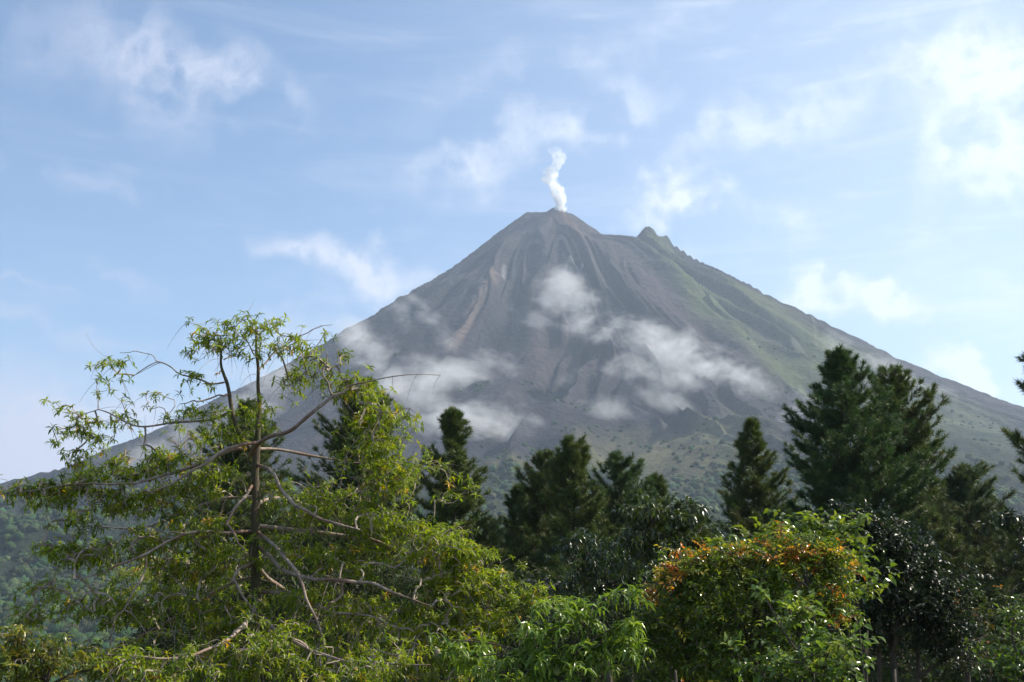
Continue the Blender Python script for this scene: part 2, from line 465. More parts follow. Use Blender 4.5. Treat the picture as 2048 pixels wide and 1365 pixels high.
# ------------------------------------------------------------ haze: even air round everything
hz, t, out = new_mat('haze_air')
pv = t.node('ShaderNodeVolumePrincipled')
pv.inputs['Color'].default_value = (.68, .81, 1.0, 1)
pv.inputs['Density'].default_value = 0.92e-4
pv.inputs['Anisotropy'].default_value = .25
t.l.new(pv.outputs[0], out.inputs['Volume'])
zb = min(GZ.min(), VZ.min())-1.0; R_ = 6050.0; zt = 1580.0
hv = [(x, y, z) for z in (zb, zt) for x, y in ((-R_, -R_), (R_, -R_), (R_, R_), (-R_, R_))]
hf = [(0, 3, 2, 1), (4, 5, 6, 7), (0, 1, 5, 4), (1, 2, 6, 5), (2, 3, 7, 6), (3, 0, 4, 7)]
haze = mesh_obj('haze', hv, np.array(hf), hz)
tag(haze, 'pale bluish morning haze filling the air', 'haze', kind='stuff')
# ------------------------------------------------------------ clouds hugging the slopes and steam over the summit
def vol_mat(name, dens, nscale, thr, colr=(1, 1, 1, 1), soft=1.0, aniso=0.0, step=.35):
    m, t, out = new_mat(name)
    oc = t.node('ShaderNodeTexCoord').outputs['Object']
    geo = t.node('ShaderNodeNewGeometry').outputs['Position']
    _, wc = t.noise(geo, nscale*.5, 2, .5)
    pos = t.vmath('ADD', geo, t.vmath('SCALE', wc, scale=.9/nscale))
    n, _ = t.noise(t.mapping(pos, rot=(0, math.radians(-32), 0), scl=(.8, .9, 1.2)), nscale, 7, .70)
    d = t.vmath('LENGTH', oc)
    fall = t.mapr(d, 1.0, .15, 0.0, 1.0, True)
    e = t.math('SUBTRACT', t.math('ADD', fall, t.math('MULTIPLY', t.math('SUBTRACT', n, .5), 7.0)), thr)
    e = t.math('MULTIPLY', t.mapr(e, 0.0, .9*soft, 0, 1), t.mapr(d, 1.0, .8, 0, 1))
    pv = t.node('ShaderNodeVolumePrincipled')
    pv.inputs['Color'].default_value = colr
    pv.inputs['Anisotropy'].default_value = aniso
    t.put(pv.inputs['Density'], t.math('MULTIPLY', e, dens))
    t.l.new(pv.outputs[0], out.inputs['Volume'])
    m.cycles.volume_step_rate = step
    return m
IV3, IF3 = ico(3)
def puff(name, p, rad, mat, parent, rot=0.0):
    me = bpy.data.meshes.get('puff_'+mat.name)
    if me is None:
        o = mesh_obj('puff_'+mat.name, IV3, IF3, mat, smooth=True); me = o.data; bpy.data.objects.remove(o)
    o = bpy.data.objects.new(name, me); col.objects.link(o)
    o.parent = parent
    o.location = Vector(p)-parent.location; o.scale = rad; o.rotation_euler = (0, rot, 0)
    return o
def cloud(label, blobs, mat, cat='cloud', group='low clouds drifting across the volcano', frac=.95):
    pts = []
    for (u, v, hw, hh, tilt) in blobs:
        h = hit(u, v+3)
        if h is None: h = hit(u, v+hh)
        Y = (h[1] if h is not None else 3300)*frac
        pts.append((P(u, v, Y), hw*Y/F*1.75, hh*Y/F*1.75, tilt))
    base = np.mean([q[0] for q in pts], 0)
    e = empty('cloud', base, label, cat, group)
    for p, a, b_, tl in pts:
        puff('puff', p, (a, (a+b_)*.5, b_), mat, e, math.radians(-tl))
    return e
cm = vol_mat('slope_cloud', .0115, .0100, .40, soft=1.5)
ct = vol_mat('thin_cloud', .0085, .011, .40, soft=1.5)
cloud('long grey cloud bank lying across the left flank, lowest cloud on the volcano', [
    (700, 668, 34, 22, -45), (738, 695, 50, 34, -42), (775, 740, 62, 42, -40), (835, 785, 78, 48, -22), (905, 822, 86, 50, -20), (975, 838, 80, 40, -8), (890, 745, 50, 30, 0), (955, 740, 62, 30, 5)], cm)
cloud('broad ragged cloud on the middle of the cone right of the lava fields', [
    (1085, 595, 26, 26, 0), (1125, 572, 34, 50, 10), (1150, 622, 52, 38, -25), (1080, 640, 30, 24, 0), (1195, 648, 62, 34, -25), (1250, 668, 66, 38, -25), (1310, 692, 66, 36, -30), (1365, 728, 56, 34, -35), (1240, 742, 56, 26, 12), (1325, 762, 60, 30, -10)], cm)
cloud('small rounded bright cloud at the right end of the cloud band', [(1470, 728, 58, 46, -15), (1482, 765, 54, 34, -10), (1415, 700, 50, 26, -30), (1425, 745, 50, 24, -20)], cm)
cloud('wispy forked scrap of vapour high on the left flank', [(800, 622, 18, 34, 30), (818, 655, 18, 34, 30), (850, 628, 40, 16, -45), (878, 668, 40, 20, -48)], ct)
cloud('thin wisp trailing along the upper right flank behind the tallest pine', [(1680, 682, 28, 24, 0), (1712, 712, 50, 20, -35), (1770, 738, 60, 16, -30), (1850, 770, 50, 12, -25)], ct)
cloud('faint smear of mist beside the tall pine on the right', [(1612, 795, 28, 16, -30), (1590, 830, 40, 16, 30)], ct)
cloud('faint scraps of mist under the cloud band above the grassy slope', [(1130, 765, 26, 30, -60), (1230, 820, 60, 18, -15), (1330, 800, 60, 18, -20)], ct)
cloud('pale fog patch on the far left slope behind the bare branches', [(560, 770, 60, 46, 20), (480, 830, 80, 40, 25), (400, 890, 80, 40, 15), (280, 920, 90, 34, 15)], ct)

# steam column: one tapering, winding mesh filled with bright vapour
Yp = hc[1]
path = [(1121, 426, 9), (1122, 412, 9), (1120, 398, 11), (1113, 382, 11), (1106, 368, 11), (1098, 356, 13), (1101, 344, 12), (1111, 334, 11), (1117, 323, 12), (1118, 311, 13), (1112, 301, 11), (1104, 294, 7)]
dense = []
for i in range(len(path)-1):
    for k in range(4):
        f = k/4; dense.append([path[i][j]*(1-f)+path[i+1][j]*f for j in range(2)]+[1.25*(path[i][2]*(1-f)+path[i+1][2]*f)])
dense.append(list(path[-1]))
rings = []
for i, (u, v, r) in enumerate(dense):
    c0 = P(u, v, Yp); r = r*Yp/F
    aa = np.linspace(0, 2*np.pi, 28, endpoint=False)
    k = 1+.75*fbm(np.cos(aa)*1.5+i*.25, np.sin(aa)*1.5, i*.23, 4, 33, .6)
    rings.append(c0+np.stack([np.cos(aa)*r*k, np.sin(aa)*r*k, 5*fbm(np.cos(aa), np.sin(aa), i*.4, 2, 3)], -1))
rv = np.concatenate(rings+[[P(*path[0][:2], Yp)], [P(1097, 293, Yp)]]); nr = len(rings); n_ = 28
rf = []
for i in range(nr-1):
    for k in range(n_):
        rf.append((i*n_+k, i*n_+(k+1) % n_, (i+1)*n_+(k+1) % n_, (i+1)*n_+k))
cap = [(nr*n_, (k+1) % n_, k) for k in range(n_)]+[(nr*n_+1, (nr-1)*n_+k, (nr-1)*n_+(k+1) % n_) for k in range(n_)]
mp, t, out = new_mat('steam')
geo = t.node('ShaderNodeNewGeometry').outputs['Position']
n, _ = t.noise(geo, .06, 6, .65)
pv = t.node('ShaderNodeVolumePrincipled'); pv.inputs['Color'].default_value = (1, 1, 1, 1)
sz = t.node('ShaderNodeSeparateXYZ'); t.put(sz.inputs[0], geo)
zlo, zhi = P(1118, 424, Yp)[2], P(1105, 297, Yp)[2]
dn = t.math('MULTIPLY', t.mapr(n, .40, .62, .0, 1.6), t.mapr(sz.outputs[2], zlo, zhi, .13, .010))
t.put(pv.inputs['Density'], dn); t.l.new(pv.outputs[0], out.inputs['Volume'])
mp.cycles.volume_step_rate = .25
plume = mesh_obj('smoke_plume', rv, [np.array(rf), np.array(cap)], mp, smooth=True)
tag(plume, 'narrow white column of steam rising from the summit crater', 'smoke')
# ------------------------------------------------------------ vegetation tools
def leaf_mat(name, rough=.42, trans=.38, spec=.5, tint=(1.25, 1.35, .55), coat=0.0):
    m, t, out = new_mat(name)
    at = t.node('ShaderNodeVertexColor', layer_name='Col')
    b = t.node('ShaderNodeBsdfPrincipled')
    t.l.new(at.outputs[0], b.inputs['Base Color'])
    b.inputs['Roughness'].default_value = rough; b.inputs['Specular IOR Level'].default_value = spec
    if coat: b.inputs['Coat Weight'].default_value = coat; b.inputs['Coat Roughness'].default_value = .15
    tr = t.node('ShaderNodeBsdfTranslucent')
    t.put(tr.inputs[0], t.mix(1.0, at.outputs[0], tint+(1,), 'MULTIPLY'))
    mx = t.node('ShaderNodeMixShader'); mx.inputs[0].default_value = trans
    t.l.new(b.outputs[0], mx.inputs[1]); t.l.new(tr.outputs[0], mx.inputs[2]); t.l.new(mx.outputs[0], out.inputs[0])
    return m
def bark_mat(name, ca, cb, scale=18, rough=.85, bump=.02, patch=None):
    m, t, out = new_mat(name)
    oc = t.node('ShaderNodeTexCoord').outputs['Object']
    n1, _ = t.noise(t.mapping(oc, scl=(1, 1, .35)), scale, 7, .7)
    n2, _ = t.noise(oc, 2.2, 4, .6)
    c_ = t.mix(t.mapr(n1, .32, .66), ca+(1,), cb+(1,))
    if patch: c_ = t.mix(t.mapr(n2, .48, .62), c_, patch+(1,))
    b = t.node('ShaderNodeBsdfPrincipled'); t.put(b.inputs['Base Color'], c_); b.inputs['Roughness'].default_value = rough
    b.inputs['Specular IOR Level'].default_value = .25
    bp = t.node('ShaderNodeBump'); bp.inputs['Distance'].default_value = bump; t.put(bp.inputs['Height'], n1); t.l.new(bp.outputs[0], b.inputs['Normal'])
    t.l.new(b.outputs[0], out.inputs[0])
    return m
def smooth_path(pts, k=5):
    p = np.asarray(pts, float); n = len(p)
    if n < 3: return np.array([p[0]+(p[-1]-p[0])*f for f in np.linspace(0, 1, k+1)])
    q = np.vstack([2*p[0]-p[1], p, 2*p[-1]-p[-2]]); o = []
    for i in range(1, n):
        a, b, c_, d = q[i-1], q[i], q[i+1], q[i+2]
        for t in np.linspace(0, 1, k, endpoint=False):
            o.append(.5*((2*b)+(-a+c_)*t+(2*a-5*b+4*c_-d)*t*t+(-a+3*b-3*c_+d)*t**3))
    o.append(p[-1]); return np.array(o)
def tube(path, rad, sides=8, wob=.0, seed=0):
    p = np.asarray(path, float); n = len(p); rad = np.asarray(rad, float)
    tg = np.gradient(p, axis=0); tg /= np.linalg.norm(tg, axis=1)[:, None]+1e-9
    ref = np.array([.31, .87, .38]); s = np.cross(tg, ref); s /= np.linalg.norm(s, axis=1)[:, None]+1e-9; w = np.cross(tg, s)
    a = np.linspace(0, 2*np.pi, sides, endpoint=False)
    r = rad[:, None]*np.ones(sides)
    if wob: r = r*(1+wob*fbm(np.cos(a)[None]*1.5, np.sin(a)[None]*1.5, np.arange(n)[:, None]*.35+seed, 2, seed))
    v = p[:, None]+r[..., None]*(np.cos(a)[None, :, None]*s[:, None]+np.sin(a)[None, :, None]*w[:, None])
    i = np.arange(n*sides).reshape(n, sides); j = np.roll(i, -1, 1)
    f = np.stack([i[:-1], j[:-1], j[1:], i[1:]], -1).reshape(-1, 4)
    v = np.vstack([v.reshape(-1, 3), p[0], p[-1]])
    c0 = np.stack([np.full(sides, n*sides), j[0], i[0]], -1); c1 = np.stack([np.full(sides, n*sides+1), i[-1], j[-1]], -1)
    return v, f, np.vstack([c0, c1])
def tube_obj(name, path, rad, mat, parent, sides=8, wob=.12, seed=0):
    v, f, c_ = tube(path, rad, sides, wob, seed)
    return mesh_obj(name, v, [f, c_], mat, parent, smooth=True, loc=tuple(path[0]))
def sticks(A, B, ra, rb, sides=3):
    """many thin tapered sticks in one go"""
    A = np.asarray(A); B = np.asarray(B); n = len(A)
    tg = B-A; tg /= np.linalg.norm(tg, axis=1)[:, None]+1e-9
    s = np.cross(tg, [.31, .87, .38]); s /= np.linalg.norm(s, axis=1)[:, None]+1e-9; w = np.cross(tg, s)
    a = np.linspace(0, 2*np.pi, sides, endpoint=False)
    o = np.cos(a)[None, :, None]*s[:, None]+np.sin(a)[None, :, None]*w[:, None]
    v = np.concatenate([A[:, None]+o*np.asarray(ra)[:, None, None], B[:, None]+o*np.asarray(rb)[:, None, None]], 1)
    base = (np.arange(n)*2*sides)[:, None]; k = np.arange(sides); k2 = (k+1) % sides
    f = np.stack([base+k, base+k2, base+k2+sides, base+k+sides], -1).reshape(-1, 4)
    return v.reshape(-1, 3), f
def scatter(T, TF, M, pos, colr, cvar=None):
    """copies of a template: M (n,3,3) holds the axes as columns"""
    n = len(pos)
    v = np.einsum('nij,kj->nki', M, T)+pos[:, None]
    f = (TF[None]+(np.arange(n)*len(T))[:, None, None]).reshape(-1, TF.shape[1])
    c_ = np.repeat(colr[:, None], len(T), 1)
    return v.reshape(-1, 3), f, c_.reshape(-1, 3)
# leaf templates: x along the blade, y across, z up; length 1
def leaf_t(w, fold=.25, droop=.25, fat=.45):
    v = np.array([(0, 0, 0), (fat, 0, 0), (fat, w/2, fold*w), (fat, -w/2, fold*w), (1, 0, -droop), (fat*.45, w*.36, fold*w*.7+.01), (fat*.45, -w*.36, fold*w*.7+.01), ((1+fat)/2, w*.33, -droop*.4+fold*w*.6), ((1+fat)/2, -w*.33, -droop*.4+fold*w*.6), ((1+fat)/2, 0, -droop*.42)])
    f = np.array([(0, 1, 5), (5, 1, 2), (0, 6, 1), (6, 3, 1), (1, 9, 7), (1, 7, 2), (1, 8, 9), (1, 3, 8), (9, 4, 7), (9, 8, 4)])
    return v, f
def frames(x, up=None, rg=None, roll=.5):
    """orthonormal axes with the first along x"""
    x = x/(np.linalg.norm(x, axis=1)[:, None]+1e-9)
    u = np.array([0, 0, 1.0])+roll*rg.standard_normal((len(x), 3)) if up is None else up
    y = np.cross(u, x); y /= np.linalg.norm(y, axis=1)[:, None]+1e-9
    z = np.cross(x, y)
    return np.stack([x, y, z], -1)
def join(parts):
    vs, fs, cs, o = [], [], [], 0
    for v, f, c_ in parts:
        vs.append(v); fs.append(f+o); cs.append(c_); o += len(v)
    return np.vstack(vs), np.vstack(fs), np.vstack(cs)
def grow(nodes, targets, rg, sag=.12, seg=3, wig=.10):
    """twigs: every target is joined to the nearest wood that exists so far; returns node list, parents, index of the tips"""
    pts = [np.asarray(p, float) for p in nodes]; par = [-1]*len(pts); arr = np.zeros((len(pts)+len(targets)*seg+8, 3)); arr[:len(pts)] = pts
    n = len(pts); base = n
    d0 = np.full(len(targets), 1e9)
    for k in range(0, base, 400):
        d0 = np.minimum(d0, np.sqrt(((targets[:, None]-arr[None, k:min(k+400, base)])**2).sum(-1)).min(1))
    tips = np.zeros(len(targets), int)
    for ti in np.argsort(d0):
        tg = targets[ti]
        d = ((arr[:n]-tg)**2).sum(1)
        j = int(np.argmin(d+.3*np.maximum(0, arr[:n, 2]-tg[2]-.1)**2)); L = math.sqrt(d[j])
        a = arr[j].copy(); p = j
        side = rg.standard_normal(3)*wig*L; side[2] += sag*L
        for s_ in range(1, seg+1):
            f = s_/seg
            q = a*(1-f)+tg*f+side*math.sin(math.pi*f)
            arr[n] = q; par.append(p); p = n; n += 1
        tips[ti] = p
    return arr[:n], np.array(par), tips, base
def twig_mesh(arr, par, base, r0=.0016, k=.42):
    n = len(arr); cnt = np.ones(n)
    for i in range(n-1, base-1, -1):
        cnt[par[i]] += cnt[i]
    idx = np.arange(base, n)
    cnt = np.minimum(cnt, 7.5**(1/k))
    rb = r0*cnt[idx]**k
    ra = np.where(par[idx] >= base, r0*cnt[par[idx]]**k, rb*1.15)
    ra = np.minimum(ra, rb*1.8)
    A, B = arr[par[idx]], arr[idx]
    b0 = np.arange(base-1); k_ = np.linalg.norm(arr[b0+1]-arr[b0], axis=1) < .9      # pith inside the limbs, joins the twigs
    b0 = b0[k_]
    return sticks(np.vstack([A, arr[b0]]), np.vstack([B, arr[b0+1]]), np.r_[ra, np.full(len(b0), r0*2)], np.r_[rb, np.full(len(b0), r0*2)])
def clump_targets(clumps, Y, rg, dscale=1.0, thick=1.2, dy0=0.0, sub=7, sr=.085):
    out_ = []
    for cl in clumps:
        u, v, hw, hh, n = cl[:5]; dy = cl[5] if len(cl) > 5 else 0.0
        n = max(1, int(n*dscale))
        q = rg.standard_normal((n, 3)); q /= np.linalg.norm(q, axis=1)[:, None]
        q *= (rg.uniform(0, 1, n)**.42)[:, None]*1.12
        Yc = Y+dy+dy0; dep = thick*(hw+hh)*.5*Yc/F
        ns = max(1, n//sub)                       # leaves sit in flat sprays round the ends of shoots
        for i, a in enumerate(q[:ns]):
            c0 = P(u+a[0]*hw, v+a[1]*hh, Yc+a[2]*dep); k = max(2, int(sub*rg.uniform(.5, 1.6)))
            if n >= sub:
                tilt = rg.normal(0, .35, 2); o = rg.normal(0, 1, (k, 3))*sr*rg.uniform(.7, 1.5)*np.array([1.25, 1.25, .28])
                o[:, 2] += o[:, 0]*tilt[0]+o[:, 1]*tilt[1]
                out_ += list(c0+o)
            else: out_ += [P(u+b[0]*hw, v+b[1]*hh, Yc+b[2]*dep) for b in q]; break
    return np.array(out_)
def pick(rg, n, cols, wts):
    k = rg.choice(len(cols), n, p=np.array(wts)/sum(wts)); c_ = np.array(cols)[k]
    return c_*rg.uniform(.75, 1.25, (n, 1))
# kinds of leaf cluster
def palmate(pos, dirs, rg, size, nl, w, colr, droop=.35, up=.5, spread=1.15, grav=.25):
    """rosettes of drooping leaflets"""
    T, TF = leaf_t(w, .25, droop, .5); n = len(pos)
    ax = dirs+np.array([0, 0, up])+.45*rg.standard_normal((n, 3)); ax /= np.linalg.norm(ax, axis=1)[:, None]
    Fm = frames(ax, None, rg, .5); P_, X, C = [], [], []
    th0 = rg.uniform(0, 6.28, n)
    for k in range(nl):
        th = th0+k*2*np.pi/nl+rg.normal(0, .2, n)
        el_ = spread+rg.normal(0, .22, n)
        d = Fm[:, :, 0]*np.cos(el_)[:, None]+(Fm[:, :, 1]*np.cos(th)[:, None]+Fm[:, :, 2]*np.sin(th)[:, None])*np.sin(el_)[:, None]
        d[:, 2] -= grav
        P_.append(pos); X.append(d); C.append(colr*rg.uniform(.88, 1.12, (n, 1)))
    P_, X, C = np.vstack(P_), np.vstack(X), np.vstack(C)
    M = frames(X, None, rg, .25)*(size*rg.uniform(.7, 1.2, len(P_)))[:, None, None]
    return scatter(T, TF, M, P_, C)
def sprays(pos, dirs, rg, size, nl, w, colr, droop=.2, gap=.6, hang=.15, alt=.9):
    """leaves alternating along a short shoot"""
    T, TF = leaf_t(w, .22, droop, .45); n = len(pos)
    ax = dirs+.4*rg.standard_normal((n, 3)); ax /= np.linalg.norm(ax, axis=1)[:, None]
    Fm = frames(ax, None, rg, .3); P_, X, C = [], [], []
    for k in range(nl):
        sgn = 1 if k % 2 else -1
        d = Fm[:, :, 0]*.65+Fm[:, :, 1]*sgn*alt+Fm[:, :, 2]*rg.normal(.1, .35, n)[:, None]+.22*rg.standard_normal((n, 3)); d[:, 2] -= hang
        P_.append(pos-ax*(size*gap*(k-nl*.35))[..., None] if np.ndim(size) else pos-ax*size*gap*(k-nl*.35)); X.append(d); C.append(colr*rg.uniform(.85, 1.15, (n, 1)))
    P_, X, C = np.vstack(P_), np.vstack(X), np.vstack(C)
    M = frames(X, None, rg, .35)*(size*rg.uniform(.65, 1.2, len(P_)))[:, None, None]
    return scatter(T, TF, M, P_, C)
BARK_DARK = bark_mat('dark_bark', (.045, .036, .028), (.12, .095, .07), 16)
BARK_TWIG = bark_mat('twig_bark', (.10, .08, .06), (.20, .16, .125), 30, bump=.004)
BARK_PINE = bark_mat('pine_bark', (.06, .042, .032), (.15, .105, .075), 9, bump=.03)
def tree(name, label, cat, clumps, Y, leaf, mat, base_u, seed=0, dens=1.0, group=None, trunk_r=.09, thick=1.2, sag=.1, bark=None, twigbark=None, stems=1, fork=.45, sub=6):
    """a broadleaf tree or shrub: trunk from the ground, a limb to each clump, twigs, leaves"""
    rg = np.random.default_rng(seed)
    bark = bark or BARK_DARK; twigbark = twigbark or BARK_TWIG
    cen = [P(cl[0], cl[1], Y+(cl[5] if len(cl) > 5 else 0)) for cl in clumps]
    cen = np.array(cen); low = cen[:, 2].min(); top = cen[:, 2].max()
    bx = P(base_u, 1200, Y)[0]; gz = float(ground_z(np.array([bx]), np.array([Y]))[0])-.1
    e = empty(name, (bx, Y, gz), label, cat, group)
    nodes = []; zc = low-.25*(top-low)-.3; mid = cen.mean(0)
    for s in range(stems):
        off = rg.normal(0, .25, 2)*(s > 0)
        b0 = np.array([bx+off[0], Y+off[1], gz]); end = np.array([mid[0]*.6+bx*.4+off[0]*2, Y+off[1]*2, zc+fork*(top-zc)])
        pth = smooth_path([b0, b0*.7+end*.3+np.r_[rg.normal(0, .08, 2), 0], b0*.35+end*.65+np.r_[rg.normal(0, .12, 2), 0], end], 6)
        r = np.linspace(1, .5, len(pth))*trunk_r*(1 if s == 0 else .7)
        tube_obj('trunk', pth, r, bark, e, 9, .2, seed+s)
        k0 = len(pth)*2//5; nodes += list(pth[k0:])
    tr = np.array(nodes)
    for i, cc_ in enumerate(cen):
        d = np.linalg.norm(tr-cc_, axis=1)+1.2*np.maximum(0, tr[:, 2]-cc_[2]+.15)
        a = tr[int(np.argmin(d))]; L = np.linalg.norm(cc_-a)
        m1 = a*.6+cc_*.4+np.r_[rg.normal(0, .08*L, 2), .10*L]
        pth = smooth_path([a, m1, cc_], 6)
        tube_obj('limb', pth, np.linspace(trunk_r*.42, trunk_r*.12, len(pth)), bark, e, 6, .15, seed+i)
        nodes += list(pth)
    tg = clump_targets(clumps, Y, rg, dens, thick, sub=sub, sr=.0072*Y)
    arr, par, tips, base = grow(nodes, tg, rg, sag)
    v, f = twig_mesh(arr, par, base)
    mesh_obj('twigs', v, f, twigbark, e, loc=tuple(mid))
    dr = arr[tips]-arr[par[tips]]; dr /= np.linalg.norm(dr, axis=1)[:, None]+1e-9
    lv, lf, lc = leaf(arr[tips], dr, rg)
    mesh_obj('foliage', lv, lf, mat, e, colors=np.clip(lc, .004, .8), loc=tuple(mid))
    return e, arr, par, tips

# ------------------------------------------------------------ pines
NEEDLE = leaf_mat('pine_needles', rough=.5, trans=.22, spec=.35, tint=(1.2, 1.3, .6))
def pine(label, u, v, Y, env, seed, dens=1.0, group='pines standing beyond the garden trees', lean=0.0, base_col=(.080, .115, .030), zmin=-5.0):
    rg = np.random.default_rng(seed)
    top = P(u, v, Y); gz = float(ground_z(np.array([top[0]]), np.array([Y]))[0])-.1
    e = empty('pine_tree', (top[0]+lean, Y, gz), label, 'pine tree', group)
    H = top[2]-gz; px = Y/F
    ev = np.array(env, float); dz = ev[:, 0]*px; wl = ev[:, 1]*px; wr = ev[:, 2]*px
    tz = np.linspace(0, 1, 26)
    pth = np.stack([top[0]+lean*(1-tz)+.12*np.sin(tz*7+seed)*(1-tz)*tz*4, Y+.12*np.cos(tz*6+seed)*tz*(1-tz)*3, gz+H*tz], -1)
    R0 = .0075*H+.03
    tube_obj('trunk', pth, R0*(1-tz)**.8+.012, BARK_PINE, e, 9, .1, seed)
    A, B, ra, rb = [], [], [], []
    tp, td, ts = [], [], []
    h = .12; k = 0
    ph = rg.uniform(0, 6.28)
    while h < min(H-2.5, top[2]-zmin):
        k += 1
        ph += 2.399+rg.normal(0, .3)
        z = top[2]-h; t_ = (z-gz)/H
        c0 = np.array([np.interp(t_, tz, pth[:, 0]), np.interp(t_, tz, pth[:, 1]), z])
        cx = math.cos(ph)
        rise = max(.36, 1.4-.16*h)          # slope of the bough: steep near the top
        hh = min(h, dz[-1])
        reach_l = np.interp(hh*1.0, dz, wl); reach_r = np.interp(hh*1.0, dz, wr)
        Rr = reach_r*max(cx, 0)**2+reach_l*max(-cx, 0)**2+.5*(reach_l+reach_r)*math.sin(ph)**2
        Rr *= rg.choice([1.0, .85, .6, 1.08], p=[.45, .25, .20, .1])
        Rr *= 1.32*(1+.50*float(vnoise(h*1.1, math.cos(ph)*1.1+9, math.sin(ph)*1.1, seed)))
        Rr = max(Rr, .12)
        # tip of the bough is at height z; it leaves the trunk lower down
        ps = []
        z0 = z-Rr*rise*.62
        for s in np.linspace(0, 1, 7):
            zz = z0+(z-z0)*(s**1.5) - .10*Rr*math.sin(math.pi*s)
            rad = Rr*s
            ps.append([c0[0]+math.cos(ph)*rad, c0[1]+math.sin(ph)*rad, zz])
        ps = np.array(ps)+rg.normal(0, .035*Rr, (7, 3))*np.linspace(0, 1, 7)[:, None]
        rr_ = (.008+.010*Rr)*np.linspace(1, .35, 7)
        A += list(ps[:-1]); B += list(ps[1:]); ra += list(rr_[:-1]); rb += list(rr_[1:])
        outw = np.array([math.cos(ph), math.sin(ph), 0]); sidev = np.array([-outw[1], outw[0], 0])
        nsub = int(6+Rr*5.5)
        for q in range(nsub):
            s = rg.uniform(.15, 1.0)
            i = min(5, int(s*6)); f = s*6-i; p0 = ps[i]*(1-f)+ps[i+1]*f
            sg = 1 if q % 2 else -1
            L = (.18+.30*Rr*(1.15-s))*rg.uniform(.6, 1.15)
            d = outw*.6+sidev*sg*rg.uniform(.3, 1.3)+np.array([0, 0, rg.uniform(.15, .7)])
            d /= np.linalg.norm(d)
            m_ = p0+d*L*.55; d2 = d+np.array([0, 0, .45]); d2 /= np.linalg.norm(d2); p1 = m_+d2*L*.5
            A += [p0, m_]; B += [m_, p1]; ra += [.009, .007]; rb += [.007, .005]
            tp.append(p1); td.append(d2); ts.append(1)
            if L > .3: tp.append(m_); td.append(d); ts.append(.9)
            if L > .6: tp.append(p0+d*L*.28); td.append(d+[0, 0, .2]); ts.append(.85)
        tp.append(ps[-1]); td.append(ps[-1]-ps[-2]+[0, 0, .06]); ts.append(1.1)
        tp.append(ps[-2]); td.append(ps[-1]-ps[-2]+[0, 0, .1]); ts.append(1)
        h += (.038+.0035*min(h, 6))/dens*rg.uniform(.7, 1.3)
    for q in range(4): tp.append(top-[0, 0, .10*q]); td.append([0, 0, 1]); ts.append(1)
    v_, f_ = sticks(np.array(A), np.array(B), np.array(ra), np.array(rb))
    mesh_obj('branches', v_, f_, BARK_PINE, e, loc=tuple(top))
    tp = np.array(tp); td = np.array(td, float); td /= np.linalg.norm(td, axis=1)[:, None]+1e-9; ts = np.array(ts)
    n = len(tp); NN = 34
    tc_ = np.array(base_col)*rg.uniform(.8, 1.25, (n, 1))*np.stack([rg.uniform(.85, 1.3, n), np.ones(n), rg.uniform(.8, 1.1, n)], -1)
    Fm = frames(td, None, rg, .4)
    th = rg.uniform(0, 2*np.pi, (n, NN)); el_ = np.abs(rg.normal(.75, .38, (n, NN)))
    d = Fm[:, None, :, 0]*np.cos(el_)[..., None]+(Fm[:, None, :, 1]*np.cos(th)[..., None]+Fm[:, None, :, 2]*np.sin(th)[..., None])*np.sin(el_)[..., None]
    d[..., 2] -= .08
    off = -Fm[:, None, :, 0]*rg.uniform(0, .20, (n, NN))[..., None]
    o = tp[:, None]+off
    L = .26*ts[:, None]*rg.uniform(.7, 1.15, (n, NN)); 
    w = np.cross(d, rg.standard_normal(d.shape)); w /= np.linalg.norm(w, axis=-1)[..., None]+1e-9
    wd = .0115
    v0 = o+w*wd; v1 = o-w*wd; v2 = o+d*L[..., None]
    V = np.stack([v0, v1, v2], 2).reshape(-1, 3); Fc = np.arange(len(V)).reshape(-1, 3)
    C = np.repeat(tc_, NN*3, 0)
    mesh_obj('needles', V, Fc, NEEDLE, e, colors=C, loc=tuple(top))
    return e
pine('slender pine with a lone knobbly top in front of the long cloud bank', 905, 815, 50, [(0, 7, 6), (25, 18, 18), (40, 20, 22), (60, 14, 14), (80, 38, 24), (110, 45, 34), (150, 46, 52), (200, 48, 70), (250, 60, 85), (300, 70, 100), (420, 90, 125), (600, 120, 140)], 3)
pine('dark full pine behind the right side of the leafy spreading tree', 735, 755, 55, [(0, 8, 8), (30, 28, 25), (80, 60, 45), (150, 75, 75), (200, 90, 80), (250, 115, 95), (350, 125, 100), (500, 145, 120), (650, 150, 140)], 4)
pine('dark pine half hidden behind the trunk of the leafy spreading tree', 497, 797, 60, [(0, 6, 6), (40, 30, 30), (100, 80, 55), (200, 95, 95), (350, 120, 110), (550, 140, 140)], 5, dens=.9)
pine('stubby-topped pine on the left of the middle clump', 1090, 899, 58, [(0, 9, 8), (25, 22, 20), (45, 34, 26), (80, 38, 38), (130, 42, 40), (180, 60, 50), (300, 80, 70), (450, 100, 90)], 6)
pine('lowest narrow pine tip at the left edge of the middle clump', 1037, 968, 60, [(0, 6, 6), (30, 14, 12), (60, 18, 16), (120, 28, 28), (220, 45, 45), (400, 70, 70)], 7)
pine('pine with a blunt rounded spire, tallest of the middle clump', 1143, 870, 50, [(0, 9, 8), (20, 22, 18), (55, 28, 24), (75, 22, 20), (100, 34, 34), (140, 42, 52), (190, 60, 60), (260, 90, 75), (400, 120, 95), (550, 130, 110)], 8)
pine('broad bushy pine on the right of the middle clump', 1238, 902, 54, [(0, 9, 9), (18, 26, 24), (50, 46, 36), (90, 56, 52), (130, 60, 72), (180, 70, 90), (260, 85, 105), (420, 110, 120)], 9, base_col=(.060, .105, .036))
